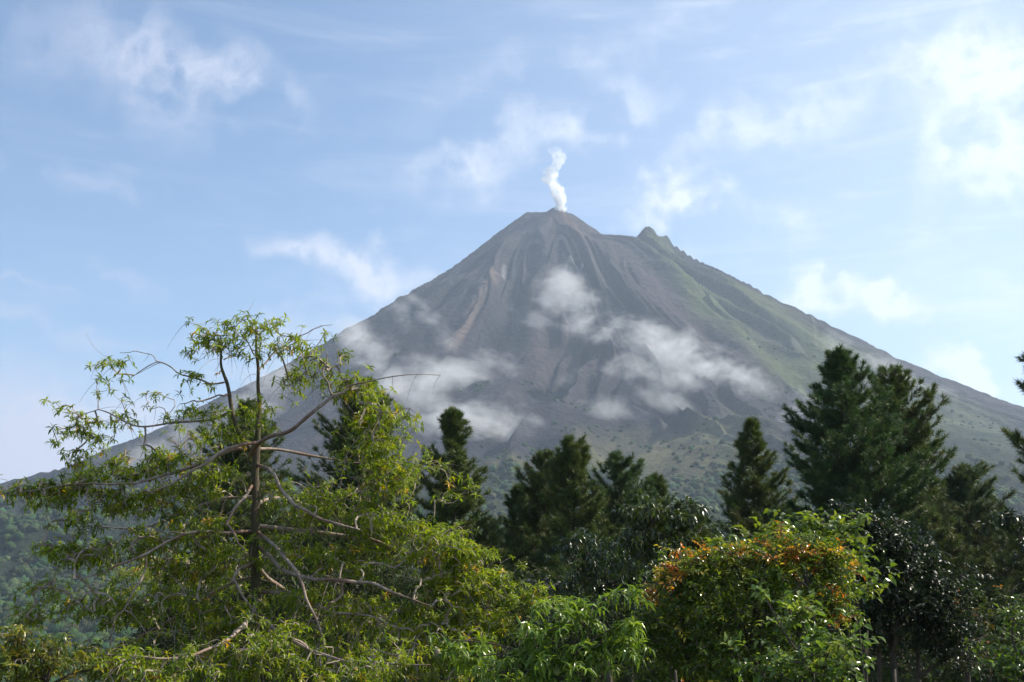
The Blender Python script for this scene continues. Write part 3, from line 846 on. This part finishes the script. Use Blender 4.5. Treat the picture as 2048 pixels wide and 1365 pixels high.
pine('small pine tip poking up right of the broad bushy pine', 1312, 946, 62, [(0, 5, 5), (25, 12, 14), (60, 20, 26), (110, 28, 32), (200, 45, 45), (380, 70, 70)], 10)
pine('open pointed pine standing alone below the small bright cloud', 1503, 837, 52, [(0, 4, 4), (25, 12, 10), (45, 20, 18), (75, 26, 30), (110, 44, 46), (150, 46, 54), (190, 78, 58), (240, 98, 74), (330, 125, 100), (450, 140, 120)], 11, dens=.9)
pine('tallest pine with stepped left edge in the right-hand pair', 1678, 696, 44, [(0, 8, 8), (20, 24, 20), (45, 28, 32), (62, 30, 40), (85, 58, 56), (120, 64, 76), (160, 62, 96), (195, 86, 112), (240, 88, 122), (300, 100, 126), (370, 118, 132), (500, 130, 140)], 12, dens=1.1, base_col=(.054, .102, .032))
pine('broad dark pine with bulging right side in the right-hand pair', 1782, 730, 48, [(0, 12, 12), (22, 32, 36), (60, 38, 56), (110, 42, 84), (160, 44, 112), (200, 50, 134), (235, 55, 128), (280, 60, 112), (340, 70, 128), (480, 95, 150)], 13, dens=1.1)
pine('shorter grey-green pine spreading below the broad dark pine', 1925, 928, 42, [(0, 9, 9), (25, 28, 28), (60, 48, 46), (110, 72, 62), (170, 92, 84), (240, 110, 105), (330, 135, 125), (460, 150, 140)], 14, base_col=(.085, .115, .060))
pine('sparse pine cut off by the right edge of the view', 2104, 640, 38, [(0, 10, 10), (60, 42, 40), (110, 56, 55), (160, 50, 60), (220, 78, 70), (260, 84, 75), (300, 66, 80), (360, 60, 90), (420, 90, 100), (600, 110, 120)], 15, dens=.55)
pine('hazy low pine filling the gap left of the middle clump', 985, 1035, 66, [(0, 7, 7), (40, 26, 26), (100, 48, 48), (200, 80, 80), (350, 110, 110)], 16, base_col=(.07, .11, .055))
pine('low pine between the open pointed pine and the broad bushy pine', 1395, 1030, 64, [(0, 7, 7), (40, 26, 26), (100, 48, 48), (200, 80, 80), (300, 100, 100)], 17)
pine('low grey-green pine at the lower right corner behind the orange-leaved bush', 2030, 1060, 46, [(0, 7, 7), (40, 30, 30), (100, 58, 58), (200, 90, 90), (300, 110, 110)], 18, base_col=(.08, .11, .055))
pine('low dark pine in the shade under the pine behind the trunk', 610, 985, 64, [(0, 7, 7), (40, 26, 26), (100, 55, 55), (200, 85, 85), (350, 110, 110)], 19)
pine('low pine wedged between the open pointed pine and the tallest pine', 1590, 1010, 56, [(0, 7, 7), (40, 30, 30), (100, 55, 55), (200, 85, 85), (300, 100, 100)], 20)
pine('rounded low pine in front of the foot of the right-hand pair', 1850, 1010, 40, [(0, 9, 9), (40, 40, 36), (100, 70, 66), (200, 105, 100), (300, 125, 120)], 21, base_col=(.09, .12, .045))
# ------------------------------------------------------------ the spreading tree on the left, traced branch by branch
LEAF_L = leaf_mat('spreading_tree_leaf', rough=.40, trans=.48, spec=.45, tint=(1.35, 1.35, .45))
BARK_L = bark_mat('spreading_tree_bark', (.15, .11, .09), (.44, .35, .29), 14, bump=.012, patch=(.20, .12, .09))
BARK_T = bark_mat('mossy_trunk_bark', (.055, .042, .030), (.15, .115, .08), 10, bump=.03, patch=(.07, .075, .035))
TWIG_L = bark_mat('bare_twig_bark', (.20, .15, .12), (.42, .34, .28), 20, bump=.004)
YL = 12.0
# points: u, v, depth offset in metres, radius in pixels
LT = {
 'trunk': [(530, 1365, 0, 20), (518, 1250, 0, 18), (516, 1150, 0, 17), (512, 1060, 0, 16), (510, 980, 0, 14), (508, 905, 0, 12), (515, 830, .05, 8), (515, 760, .05, 6.5), (513, 700, 0, 5), (512, 655, 0, 2.5)],
}
BR = [
 [(505, 905, 0, 11), (480, 870, -.1, 10), (466, 830, -.15, 9), (455, 780, -.2, 8), (448, 735, -.2, 6), (444, 700, -.2, 4), (440, 672, -.2, 2.5)],
 [(498, 912, 0, 8), (520, 884, -.3, 8), (545, 871, -.5, 8), (583, 860, -.6, 8), (628, 824, -.7, 7.5), (661, 796, -.7, 6.5), (684, 783, -.7, 5.5), (700, 770, -.7, 4), (750, 760, -.7, 2.4), (826, 751, -.7, 1.6), (881, 751, -.6, .9)],
 [(520, 884, -.3, 7), (476, 893, -.5, 7), (430, 910, -.6, 6.5), (381, 936, -.7, 5), (345, 962, -.7, 4), (300, 985, -.7, 2.5)],
 [(665, 790, -.7, 4), (655, 755, -.7, 3.5), (650, 730, -.7, 3), (655, 705, -.7, 1.5)],
 [(502, 895, 0, 9), (455, 905, -.2, 8), (392, 931, -.3, 7), (330, 955, -.4, 6), (280, 968, -.5, 5), (230, 976, -.6, 4.5), (180, 972, -.6, 3.5), (112, 975, -.6, 2), (40, 985, -.6, 1.4)],
 [(460, 824, -.15, 5), (415, 841, -.2, 5), (347, 848, -.2, 4.5), (291, 853, -.25, 4), (247, 847, -.3, 3.5), (215, 830, -.3, 2.6), (185, 824, -.3, 2), (140, 838, -.3, 1.2)],
 [(449, 765, -.2, 4), (415, 767, -.2, 4), (387, 760, -.1, 3.5), (359, 743, 0, 3), (331, 729, .1, 2.5), (303, 728, .1, 2), (269, 751, .1, 1.2)],
 [(335, 731, .1, 2), (310, 716, .1, 2), (285, 704, .1, 1.6), (240, 706, .1, 1)],
 [(456, 790, -.2, 4), (430, 795, -.4, 3.4), (395, 805, -.5, 2.8), (360, 808, -.5, 1.6)],
 [(516, 898, 0, 7), (545, 900, .2, 6.5), (600, 908, .4, 6), (650, 917, .5, 5), (700, 920, .5, 3.5), (760, 915, .6, 2.4), (810, 921, .6, 1.8), (860, 928, .6, 1.4), (895, 952, .6, 1), (916, 981, .6, .7)],
 [(515, 930, 0, 7), (535, 938, -.3, 7), (555, 952, -.5, 7), (570, 978, -.6, 7), (596, 1008, -.7, 6.5), (630, 1030, -.8, 6), (680, 1051, -.9, 4.5), (720, 1060, -.9, 2.5)],
 [(515, 1052, 0, 10), (560, 1058, .1, 9.5), (620, 1066, .2, 9), (690, 1075, .3, 9), (737, 1080, .3, 8), (782, 1100, .3, 7), (840, 1126, .3, 6.5), (890, 1138, .3, 5.5), (935, 1146, .3, 4), (1000, 1165, .3, 2.5), (1060, 1195, .3, 1.5)],
 [(515, 1065, 0, 8), (540, 1082, -.4, 7.5), (565, 1110, -.7, 7), (585, 1142, -.9, 6.5), (605, 1194, -1, 5), (628, 1240, -1, 4), (645, 1285, -1, 2.5), (655, 1320, -1, 1.5)],
 [(518, 1095, 0, 9), (540, 1115, -.2, 9), (566, 1143, -.4, 8.5), (600, 1153, -.5, 8), (650, 1155, -.6, 7.5), (700, 1158, -.7, 7), (740, 1168, -.7, 6), (782, 1188, -.8, 5), (825, 1200, -.8, 3.5), (865, 1213, -.8, 1.6)],
 [(520, 1184, 0, 10), (555, 1184, -.2, 9.5), (590, 1190, -.3, 8), (625, 1208, -.4, 7), (662, 1223, -.5, 6), (705, 1229, -.5, 4.5), (751, 1235, -.6, 3), (785, 1252, -.6, 1.5)],
 [(508, 995, 0, 8), (460, 1000, .4, 7), (415, 1013, .8, 7), (350, 1037, 1.1, 6), (303, 1054, 1.3, 5), (241, 1058, 1.4, 3.5), (180, 1050, 1.5, 2)],
 [(506, 1062, 0, 8), (450, 1068, -.3, 7), (400, 1068, -.5, 6), (359, 1078, -.7, 5.5), (303, 1103, -.8, 5), (240, 1130, -.9, 4), (205, 1146, -.9, 2.5), (150, 1160, -.9, 1.5)],
 [(505, 970, 0, 6), (488, 997, -.5, 6), (467, 1022, -.6, 5.5), (457, 1052, -.7, 5), (471, 1084, -.7, 4), (490, 1100, -.6, 2.5)],
 [(512, 1155, 0, 9), (470, 1165, .4, 8), (426, 1183, .6, 8), (381, 1212, .8, 8), (336, 1245, 1, 7.5), (269, 1280, 1.1, 6), (213, 1326, 1.2, 4.5), (150, 1350, 1.3, 3)],
 [(508, 1130, 0, 8), (480, 1135, -.4, 7), (467, 1160, -.5, 6), (484, 1190, -.6, 4.5), (500, 1215, -.7, 3), (540, 1250, -.7, 2)],
 [(515, 1272, 0, 9), (465, 1300, .3, 8), (381, 1325, .5, 8), (320, 1345, .6, 6), (250, 1370, .7, 4)],
 [(292, 1112, -.8, 3), (291, 1140, -.9, 3.4), (278, 1178, -1, 3.4), (250, 1225, -1, 3), (232, 1240, -1, 2.8), (222, 1290, -1, 2.6), (210, 1325, -1, 1.4)],
 [(716, 905, .5, 4), (722, 925, .3, 4.5), (729, 945, .2, 5), (727, 1000, .1, 5), (712, 1045, 0, 4), (698, 1090, 0, 3.5), (692, 1135, 0, 2.5)],
 [(727, 995, .1, 3), (757, 1010, .1, 3), (781, 1031, .1, 2.8), (803, 1058, .2, 2)],
 [(686, 1163, -.6, 5), (680, 1190, -.7, 5), (668, 1207, -.7, 4.5), (650, 1215, -.7, 3), (630, 1222, -.7, 1.5)],
 [(514, 745, .05, 4), (540, 718, .2, 3.5), (575, 690, .3, 3), (612, 667, .35, 2.2), (640, 655, .4, 1.5), (665, 650, .4, .9)],
 [(514, 715, 0, 3), (495, 690, -.2, 2.5), (478, 672, -.3, 1.6), (470, 655, -.3, 1)],
 [(444, 700, -.2, 3), (425, 680, -.1, 2.4), (400, 672, 0, 1.8), (380, 680, .1, 1.2)],
 [(448, 720, -.2, 3), (475, 700, 0, 2.4), (498, 690, .1, 1.4)],
 [(510, 1010, 0, 8), (560, 1000, 1.0, 7), (640, 1010, 1.6, 6), (720, 980, 2.0, 5), (780, 960, 2.2, 3)],
 [(510, 950, 0, 7), (470, 950, 1.0, 6), (420, 940, 1.6, 5), (370, 900, 2.0, 3.5), (340, 880, 2.1, 2)],
 [(512, 1100, 0, 9), (480, 1120, 1.0, 8), (420, 1120, 1.6, 6), (340, 1140, 2.2, 4), (280, 1160, 2.4, 2.5)],
 [(512, 1130, 0, 9), (560, 1180, 1.0, 8), (640, 1230, 1.8, 6), (760, 1250, 2.3, 4), (880, 1260, 2.5, 2.5)],
 [(514, 1200, 0, 8), (500, 1250, -1.0, 7), (430, 1290, -1.9, 5), (330, 1310, -2.4, 4), (200, 1310, -2.6, 2)],
 [(516, 1220, 0, 8), (560, 1270, -.9, 7), (650, 1310, -1.6, 5), (760, 1330, -2.0, 4), (860, 1330, -2.2, 2)],
]
def w4(q): return P(q[0], q[1], YL+q[2])
rg = np.random.default_rng(8)
b0 = w4(LT['trunk'][0]); gzl = float(ground_z(np.array([b0[0]]), np.array([b0[1]]))[0])-.15
ltree = empty('spreading_tree', (b0[0], b0[1], gzl), 'tall spreading tree with arching pinkish bare branches and drooping fingered leaves', 'tree')
tp_ = np.array([[b0[0]+.08, b0[1], gzl], [b0[0]+.05, b0[1], gzl+(b0[2]-gzl)*.5]]+[w4(q) for q in LT['trunk']])
tr_ = np.interp(np.linspace(0, 1, 12), np.linspace(0, 1, 12), [.15, .11]+[q[3]*YL/F*.56 for q in LT['trunk']])
pth = smooth_path(tp_, 6); wv = np.linspace(0, 1, len(pth)); pth[:, 0] += .05*fbm(wv*11, 0, 0, 3, 4)*np.sin(wv*math.pi); rad = np.interp(np.linspace(0, 11, len(pth)), np.arange(12), tr_)
tube_obj('trunk', pth, rad, BARK_T, ltree, 14, .25, 2)
nodes = list(pth[18:])
for i, b in enumerate(BR):
    pp = smooth_path([w4(q) for q in b], 6)
    wv = np.linspace(0, 1, len(pp)); pp += (np.sin(wv*math.pi)*.035)[:, None]*np.stack([fbm(wv*4+i*7, 0, s_, 2, 5) for s_ in (0, 5, 9)], -1)*1.6
    rad = np.interp(np.linspace(0, len(b)-1, len(pp)), np.arange(len(b)), [q[3]*YL/F*.47 for q in b])
    tube_obj('branch', pp, np.maximum(rad, .0022), BARK_T if i in (0,) else BARK_L, ltree, 9, .18, i)
    nodes += list(pp[3:])
CL = [(520,650,50,26,70),(440,662,45,20,55),(400,676,38,16,35),(470,700,35,30,30),(545,700,40,30,40),(600,690,50,22,35),(655,660,22,12,12),(640,720,35,28,30),(690,708,18,9,8),
 (225,715,28,10,22),(250,755,25,22,22),(330,780,30,18,14),(280,815,18,14,10),(390,740,30,28,28),(370,820,45,18,36),(135,815,28,10,16),(150,852,35,14,28),(200,838,40,16,32),(108,888,14,5,5),(182,872,26,18,26),(148,925,18,22,20),(182,905,18,12,10),
 (240,850,40,16,25),(420,835,40,28,40),(460,870,50,22,45),(520,830,38,32,36),(600,760,45,28,38),(650,745,40,22,32),(700,770,36,18,28),(730,790,45,28,55),(760,840,45,45,90),(740,900,52,55,110),(812,848,16,8,6),(785,960,52,45,100),(820,915,20,12,14),(872,930,20,6,7),(900,962,10,8,7),(915,988,8,6,6),
 (60,985,55,12,48),(120,980,60,18,55),(180,962,55,22,55),(120,1010,50,18,36),(250,940,58,26,65),(330,930,58,26,65),(250,1000,68,26,75),(330,1000,68,34,95),(420,960,58,34,80),(150,1055,50,22,30),(120,1110,48,18,55),(200,1110,58,22,70),(300,1080,68,26,80),(400,1070,68,34,95),(440,1120,78,34,110),(350,1140,68,26,90),(95,1180,50,22,26),(60,1245,50,20,26),(130,1215,40,15,20),
 (560,1000,55,36,45),(600,1100,78,34,80),(660,1020,68,34,85),(750,1050,68,36,130),(850,1080,78,46,170),(920,1118,56,34,110),(985,1160,55,30,100),(1050,1195,46,24,60),(905,1180,78,36,120),(700,1130,78,36,95),(620,1200,78,36,95),(720,1230,78,36,95),(820,1250,78,46,130),(920,1260,78,46,140),(1000,1250,56,36,80),(500,1230,98,44,130),(400,1230,88,44,115),(300,1220,88,44,100),(200,1230,80,36,75),(600,1310,98,46,140),(480,1330,98,38,140),(350,1330,98,38,140),(220,1320,98,36,110),(750,1320,98,46,150),(880,1335,78,36,110),
 (640,990,80,40,50,1.8),(780,960,60,40,60,2.1),(390,900,70,40,60,1.9),(300,1150,100,40,110,2.2),(440,1150,90,50,110,1.6),(700,1240,110,50,140,2.1),(860,1260,90,40,110,2.4),(300,1335,120,50,90,-2.3),(700,1335,130,50,90,-1.8),(520,1290,90,60,80,-1.2)]
CL = [(c_[0], c_[1]+(4 if c_[1] < 800 else 0), c_[2]*.93, c_[3]*.9, c_[4]*(.56 if c_[1] < 905 and c_[0] < 700 else 1.0))+tuple(c_[5:]) for c_ in CL]
tg = clump_targets(CL, YL, rg, 1.8, 1.7, sub=9, sr=.08, dy0=-.15)
arr, par, tips, base = grow(nodes, tg, rg, .13, 3, .14)
# thin bare hanging twigs
hang_a, hang_b, hang_r = [], [], []
for q in range(1400):
    j = rg.integers(0, len(arr)); p = arr[j].copy(); L = rg.uniform(.12, .6); d = np.array([rg.normal(0, .6), rg.normal(0, .6), rg.uniform(-.6, .5)]); cur = rg.normal(0, .25, 3); n_s = 7
    for s in range(n_s):
        d = d+np.array([0, 0, -.22])+cur*.35; d /= np.linalg.norm(d); p2 = p+d*L/n_s
        hang_a.append(p); hang_b.append(p2); hang_r.append(.0022*(1-s/(n_s+1))+.0008); p = p2
v1, f1 = twig_mesh(arr, par, base, .0017, .40)
v2, f2 = sticks(hang_a, hang_b, np.array(hang_r), np.array(hang_r)*.85)
mesh_obj('twigs', np.vstack([v1, v2]), np.vstack([f1, f2+len(v1)]), TWIG_L, ltree, loc=tuple(b0))
dr = arr[tips]-arr[par[tips]]; dr /= np.linalg.norm(dr, axis=1)[:, None]+1e-9
colr = pick(rg, len(tips), [(.185, .255, .020), (.270, .330, .026), (.105, .165, .018), (.32, .30, .03), (.60, .36, .02)], [40, 34, 18, 7, 1.3])
lv, lf, lc = palmate(arr[tips], dr, rg, .070, 6, .28, colr, .30, up=1.0, spread=1.3, grav=.12)
mesh_obj('foliage', lv, lf, LEAF_L, ltree, colors=np.clip(lc, .005, .8), loc=tuple(b0))
# the pale curled pod hanging low in the crown
c0 = P(873, 1305, YL-1.2)
aa = np.linspace(0, 1, 12); pp = np.stack([c0[0]+.03*np.sin(aa*2.6)-.02, np.full(12, c0[1]), c0[2]+.05-.10*aa], -1)
tube_obj('seed_pod', pp, .004+.028*np.sin(np.pi*np.clip(aa, .03, .97))**.8, bark_mat('pod_skin', (.30, .21, .16), (.30, .30, .15), 20, bump=.002), ltree, 10, .1, 4)
# ------------------------------------------------------------ broadleaf trees and shrubs in front of the pines
M_UMB = leaf_mat('drooping_leaf', rough=.34, trans=.25, spec=.6, tint=(1.2, 1.4, .5))
M_DARK = leaf_mat('glossy_dark_leaf', rough=.40, trans=.25, spec=.40, tint=(1.1, 1.3, .6))
M_FRESH = leaf_mat('fresh_leaf', rough=.30, trans=.42, spec=.5, tint=(1.35, 1.35, .45))
M_DULL = leaf_mat('understory_leaf', rough=.55, trans=.25, spec=.2, tint=(1.2, 1.3, .5))
def lf_umb(size=.17, nl=7, cols=((.045, .062, .018), (.062, .085, .022), (.10, .12, .028)), wts=(5, 4, 1)):
    return lambda p, d, rg: palmate(p, d, rg, size, nl, .30, pick(rg, len(p), cols, wts), .45, spread=1.25)
def lf_small(size, nl=7, w=.48, cols=((.02, .035, .016),), wts=(1,), droop=.15, hang=.1):
    return lambda p, d, rg: sprays(p, d, rg, size, nl, w, pick(rg, len(p), cols, wts), droop, .38, hang)

tree('umbrella_leaf_tree', 'airy tree with umbrellas of drooping shiny leaves in front of the bushy pine', 'tree',
     [(1290,1015,55,16,36),(1350,1040,60,22,50),(1385,1012,30,10,14),(1400,1065,45,20,34),(1280,1050,45,20,32),(1330,1090,70,30,60),(1260,1110,60,30,50),(1400,1120,50,30,30),(1420,1085,35,15,20)],
     20, lf_umb(.17), M_UMB, 1322, 21, trunk_r=.07)
tree('umbrella_leaf_tree', 'shadowy drooping-leaved tree between the spreading tree and the airy umbrella tree', 'tree',
     [(1160,1082,36,12,18),(1140,1120,50,22,30),(1225,1100,40,16,26),(1210,1140,65,28,45),(1130,1165,60,30,40),(1250,1170,60,30,42),(1180,1200,80,35,50),(1290,1150,40,30,26),(1110,1210,60,30,30)],
     22, lf_umb(.17, cols=((.028, .045, .018), (.04, .065, .022)), wts=(1, 1)), M_UMB, 1210, 22, trunk_r=.08)
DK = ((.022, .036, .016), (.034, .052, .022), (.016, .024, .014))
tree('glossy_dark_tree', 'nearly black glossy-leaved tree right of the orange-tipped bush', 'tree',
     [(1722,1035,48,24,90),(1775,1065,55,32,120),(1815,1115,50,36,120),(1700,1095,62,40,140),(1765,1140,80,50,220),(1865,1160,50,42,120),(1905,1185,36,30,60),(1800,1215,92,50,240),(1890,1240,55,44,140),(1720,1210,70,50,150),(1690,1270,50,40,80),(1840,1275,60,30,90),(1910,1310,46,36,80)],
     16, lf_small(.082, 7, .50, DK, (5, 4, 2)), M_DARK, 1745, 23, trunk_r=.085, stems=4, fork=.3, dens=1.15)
# bush with orange new growth on top
def lf_orange(p, d, rg):
    n = len(p)
    base_ = pick(rg, n, ((.07, .12, .02), (.13, .19, .028), (.22, .25, .035)), (4, 4, 3))
    c0 = P(1500, 1235, 10); R_ = np.array([210*10/F, .9, 150*10/F])
    rr_ = np.linalg.norm((p-c0)/R_, axis=1)
    w = fbm(p[:, 0]*2.1, p[:, 1]*2.1, p[:, 2]*2.1, 2, 5)
    w2 = fbm(p[:, 0]*6, p[:, 1]*6, p[:, 2]*6, 2, 15)
    new = (w2 > .0) & ((rr_ > .80) & (p[:, 2] > c0[2]+.10) & (w > -.45)) | (w2 > .05) & ((rr_ > .75) & (w > .30))
    cc_ = np.where((new & (rg.uniform(0, 1, n) < .68))[:, None], pick(rg, n, ((.48, .14, .03), (.58, .27, .04), (.52, .40, .05), (.36, .08, .03)), (4, 5, 5, 1)), base_)
    return sprays(p, d, rg, .052, 9, .42, cc_, .2, .40, .05)
tree('orange_tipped_bush', 'dense dome-shaped bush with orange and red new leaves on top', 'bush',
     [(1400,1128,62,26,110),(1460,1108,40,22,70),(1530,1118,60,34,140),(1590,1092,46,26,100),(1640,1110,44,28,90),(1365,1165,50,38,110),(1500,1160,110,30,130),(1665,1140,40,34,90),(1360,1230,78,60,230),(1480,1210,105,68,330),(1600,1200,85,66,270),(1340,1310,80,50,200),(1440,1310,105,60,290),(1560,1310,110,60,270),(1665,1220,45,55,110),(1300,1270,45,50,90)],
     10, lf_orange, M_FRESH, 1500, 24, trunk_r=.05, stems=5, fork=.1)
OV = ((.15, .21, .035), (.23, .28, .05), (.10, .16, .03))
tree('broad_leaved_shrub', 'shrub with broad heart-shaped leaves showing above and behind the orange-tipped bush', 'shrub',
     [(1555,1048,42,14,26),(1600,1042,36,14,22),(1650,1050,45,18,32),(1690,1075,38,24,34),(1705,1125,34,26,30),(1715,1165,28,18,20),(1755,1160,28,12,10),(1500,1070,26,12,12),(1440,1085,24,14,12),(1700,1190,20,16,10)],
     12.5, lf_small(.105, 4, .62, OV, (4, 2, 3), .3, .35), M_FRESH, 1600, 25, trunk_r=.022, stems=3, fork=.1)
tree('pale_leaved_shrub', 'shrub with large pale shiny leaves in front of the lower right of the orange-tipped bush', 'shrub',
     [(1600,1235,46,30,34),(1650,1280,46,36,40),(1690,1330,42,32,34),(1585,1320,55,36,38),(1635,1350,60,26,36),(1525,1185,12,8,4),(1700,1270,24,20,12),(1530,1340,40,24,18)],
     8.6, lf_small(.075, 5, .50, ((.17, .24, .06), (.11, .18, .04), (.24, .30, .08)), (3, 4, 1), .18, .05), M_FRESH, 1630, 26, trunk_r=.03, stems=4)
dt, *_ = tree('drooping_leaf_tree', 'small fresh green tree with long hanging strap-like leaves at the bottom centre', 'tree',
     [(1130,1212,38,22,30),(1185,1222,32,20,26),(1232,1192,30,16,24),(1262,1240,24,30,24),(1100,1262,55,34,46),(1170,1285,60,32,50),(1060,1320,62,36,56),(940,1315,62,36,52),(890,1280,28,20,14),(1000,1345,70,26,50),(1150,1335,60,30,44),(1225,1310,44,36,32),(1210,1255,30,20,16)],
     9.2, lambda p, d, rg: palmate(p, d*.4+[0, 0, .5], rg, .105, 8, .24, pick(rg, len(p), ((.16, .25, .04), (.22, .31, .05), (.11, .18, .03)), (5, 4, 2)), .55, spread=1.2), M_FRESH, 1120, 27, trunk_r=.03, stems=2, dens=.62)
tree('yellow_green_shrub', 'yellow-green shrub in the bottom left corner', 'shrub',
     [(30,1278,34,22,30),(118,1300,44,26,44),(185,1338,60,24,56),(60,1345,80,30,80),(260,1362,60,18,36),(-10,1315,40,34,40),(80,1318,60,24,44)],
     9.5, lambda p, d, rg: palmate(p, d, rg, .075, 6, .30, pick(rg, len(p), ((.14, .17, .025), (.22, .21, .03), (.08, .12, .02), (.30, .20, .04)), (4, 3, 3, 1)), .3), M_FRESH, 100, 28, trunk_r=.04, stems=3)
tree('autumn_tinged_bush', 'small bush with a few orange leaves in front of the lower right pines', 'bush',
     [(1935,1190,36,18,34),(1960,1235,34,18,30),(1905,1215,30,20,24),(1920,1260,40,22,34),(1975,1270,30,24,26),(1900,1310,50,28,40),(1970,1320,46,30,44)],
     18, lf_small(.075, 6, .5, ((.05, .075, .02), (.09, .10, .025), (.42, .16, .03)), (6, 4, 1.1)), M_DULL, 1908, 29, trunk_r=.09)
tree('leafy_shrub', 'bright green shrub reaching in at the lower right edge', 'shrub',
     [(2030,1215,26,20,20),(2045,1260,30,26,28),(2030,1320,46,34,50),(1990,1350,40,22,32),(2070,1330,40,40,40)],
     13, lf_small(.085, 5, .5, ((.08, .13, .03), (.11, .17, .035)), (1, 1)), M_FRESH, 2050, 30, trunk_r=.04)
ft, farr, fpar, ftips = tree('flat_topped_branchy_tree', 'dark flat-leaved tree leaning in from the right edge above the leafy shrub', 'tree',
     [(2010,1034,28,6,16),(2045,1044,34,8,24),(2030,1062,26,7,14),(2080,1050,40,14,30),(2100,1090,40,16,26),(2060,1110,20,8,6)],
     15, lf_umb(.12, 7, ((.02, .035, .016), (.03, .045, .02)), (1, 1)), M_DARK, 2130, 31, trunk_r=.05)
# shaded undergrowth trees between the pines and the near bushes
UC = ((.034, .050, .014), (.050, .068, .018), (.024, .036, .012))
und = [
 ('shaded tree filling the dark gap under the middle clump of pines', 1060, 28, [(1000,1190,70,34,120),(1070,1180,70,40,140),(1140,1230,80,40,150),(1010,1260,90,40,140),(1100,1290,90,40,120)]),
 ('shaded tree in the dark gap below the drooping-leaved tree', 1260, 26, [(1230,1215,60,36,110),(1290,1230,60,40,110),(1180,1270,70,40,120),(1270,1300,90,40,120),(1330,1180,50,40,90)]),
 ('shaded tree directly behind the trunk of the spreading tree', 520, 24, [(480,1180,80,44,160),(570,1170,80,44,160),(520,1250,110,46,180),(430,1290,90,40,120),(600,1310,100,40,130)]),
 ('shaded tree behind the middle branches of the spreading tree', 700, 27, [(650,1150,70,44,140),(740,1140,70,40,140),(700,1220,110,46,190),(640,1290,90,40,120),(770,1300,100,40,130)]),
 ('shaded tree behind the right-hand twigs of the spreading tree', 890, 25, [(860,1180,70,40,130),(940,1200,70,40,130),(880,1260,110,46,180),(830,1320,90,36,100),(960,1320,90,36,110)]),
 ('shaded tree behind the lower left twigs of the spreading tree', 330, 26, [(310,1225,80,36,130),(390,1190,60,40,110),(330,1290,100,40,150),(230,1320,80,30,90),(410,1320,80,30,90)]),
 ('shaded tree under the open pointed pine', 1500, 30, [(1440,1120,60,36,110),(1510,1100,60,30,110),(1580,1110,60,34,110),(1500,1180,100,46,150)]),
 ('shaded tree below the shorter grey-green pine', 1980, 27, [(1950,1230,60,40,110),(2020,1250,60,40,110),(1990,1310,90,40,140),(1880,1330,80,30,90)]),
 ('shaded tree behind the nearly black glossy tree', 1800, 29, [(1740,1240,80,44,140),(1830,1260,80,44,140),(1760,1320,90,34,110),(1870,1330,70,30,90)]),
]
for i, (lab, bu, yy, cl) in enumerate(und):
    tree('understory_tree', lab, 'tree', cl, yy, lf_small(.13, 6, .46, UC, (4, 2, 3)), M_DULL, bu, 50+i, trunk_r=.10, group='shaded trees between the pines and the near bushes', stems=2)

# a round green fruit on the drooping-leaved tree, small pink blossoms on the flat-topped tree
fm = bark_mat('fruit_skin', (.20, .26, .08), (.27, .31, .12), 14, rough=.45, bump=.002)
def blob(name, c_, r, mat, parent, sub=3, squash=(1, 1, 1), seed=0):
    v, f = ico(sub); k = 1+.05*fbm(v[:, 0]*2, v[:, 1]*2, v[:, 2]*2+seed, 2, 3)
    return mesh_obj(name, v*k[:, None]*r*np.array(squash)+c_, f, mat, parent, smooth=True, loc=tuple(c_))
c1 = P(1113, 1342, 9.05)
fr = blob('fruit', c1, .034, fm, dt, 3, (1, 1, 1.1))
tube_obj('stalk', np.array([c1+[0, 0, .045], c1+[.01, .02, .10], c1+[.0, .06, .16]]), [.004, .003, .003], BARK_TWIG, dt, 6)
pm = bark_mat('blossom', (.55, .10, .16), (.70, .22, .28), 20, rough=.5, bump=.001)
rgb_ = np.random.default_rng(77)
for j in rgb_.choice(len(ftips), 14, replace=False):
    T_, TF_ = leaf_t(.7, .1, -.2, .6); th = np.linspace(0, 2*np.pi, 5, endpoint=False)
    X = np.stack([np.cos(th), np.sin(th), np.full(5, .5)], -1)
    v, f, c_ = scatter(T_, TF_, frames(X, None, rgb_, .1)*.03, np.repeat((farr[ftips[j]]+[0, 0, .04])[None], 5, 0), np.ones((5, 3)))
    mesh_obj('blossom', v, f, pm, ft, loc=tuple(farr[ftips[j]]))
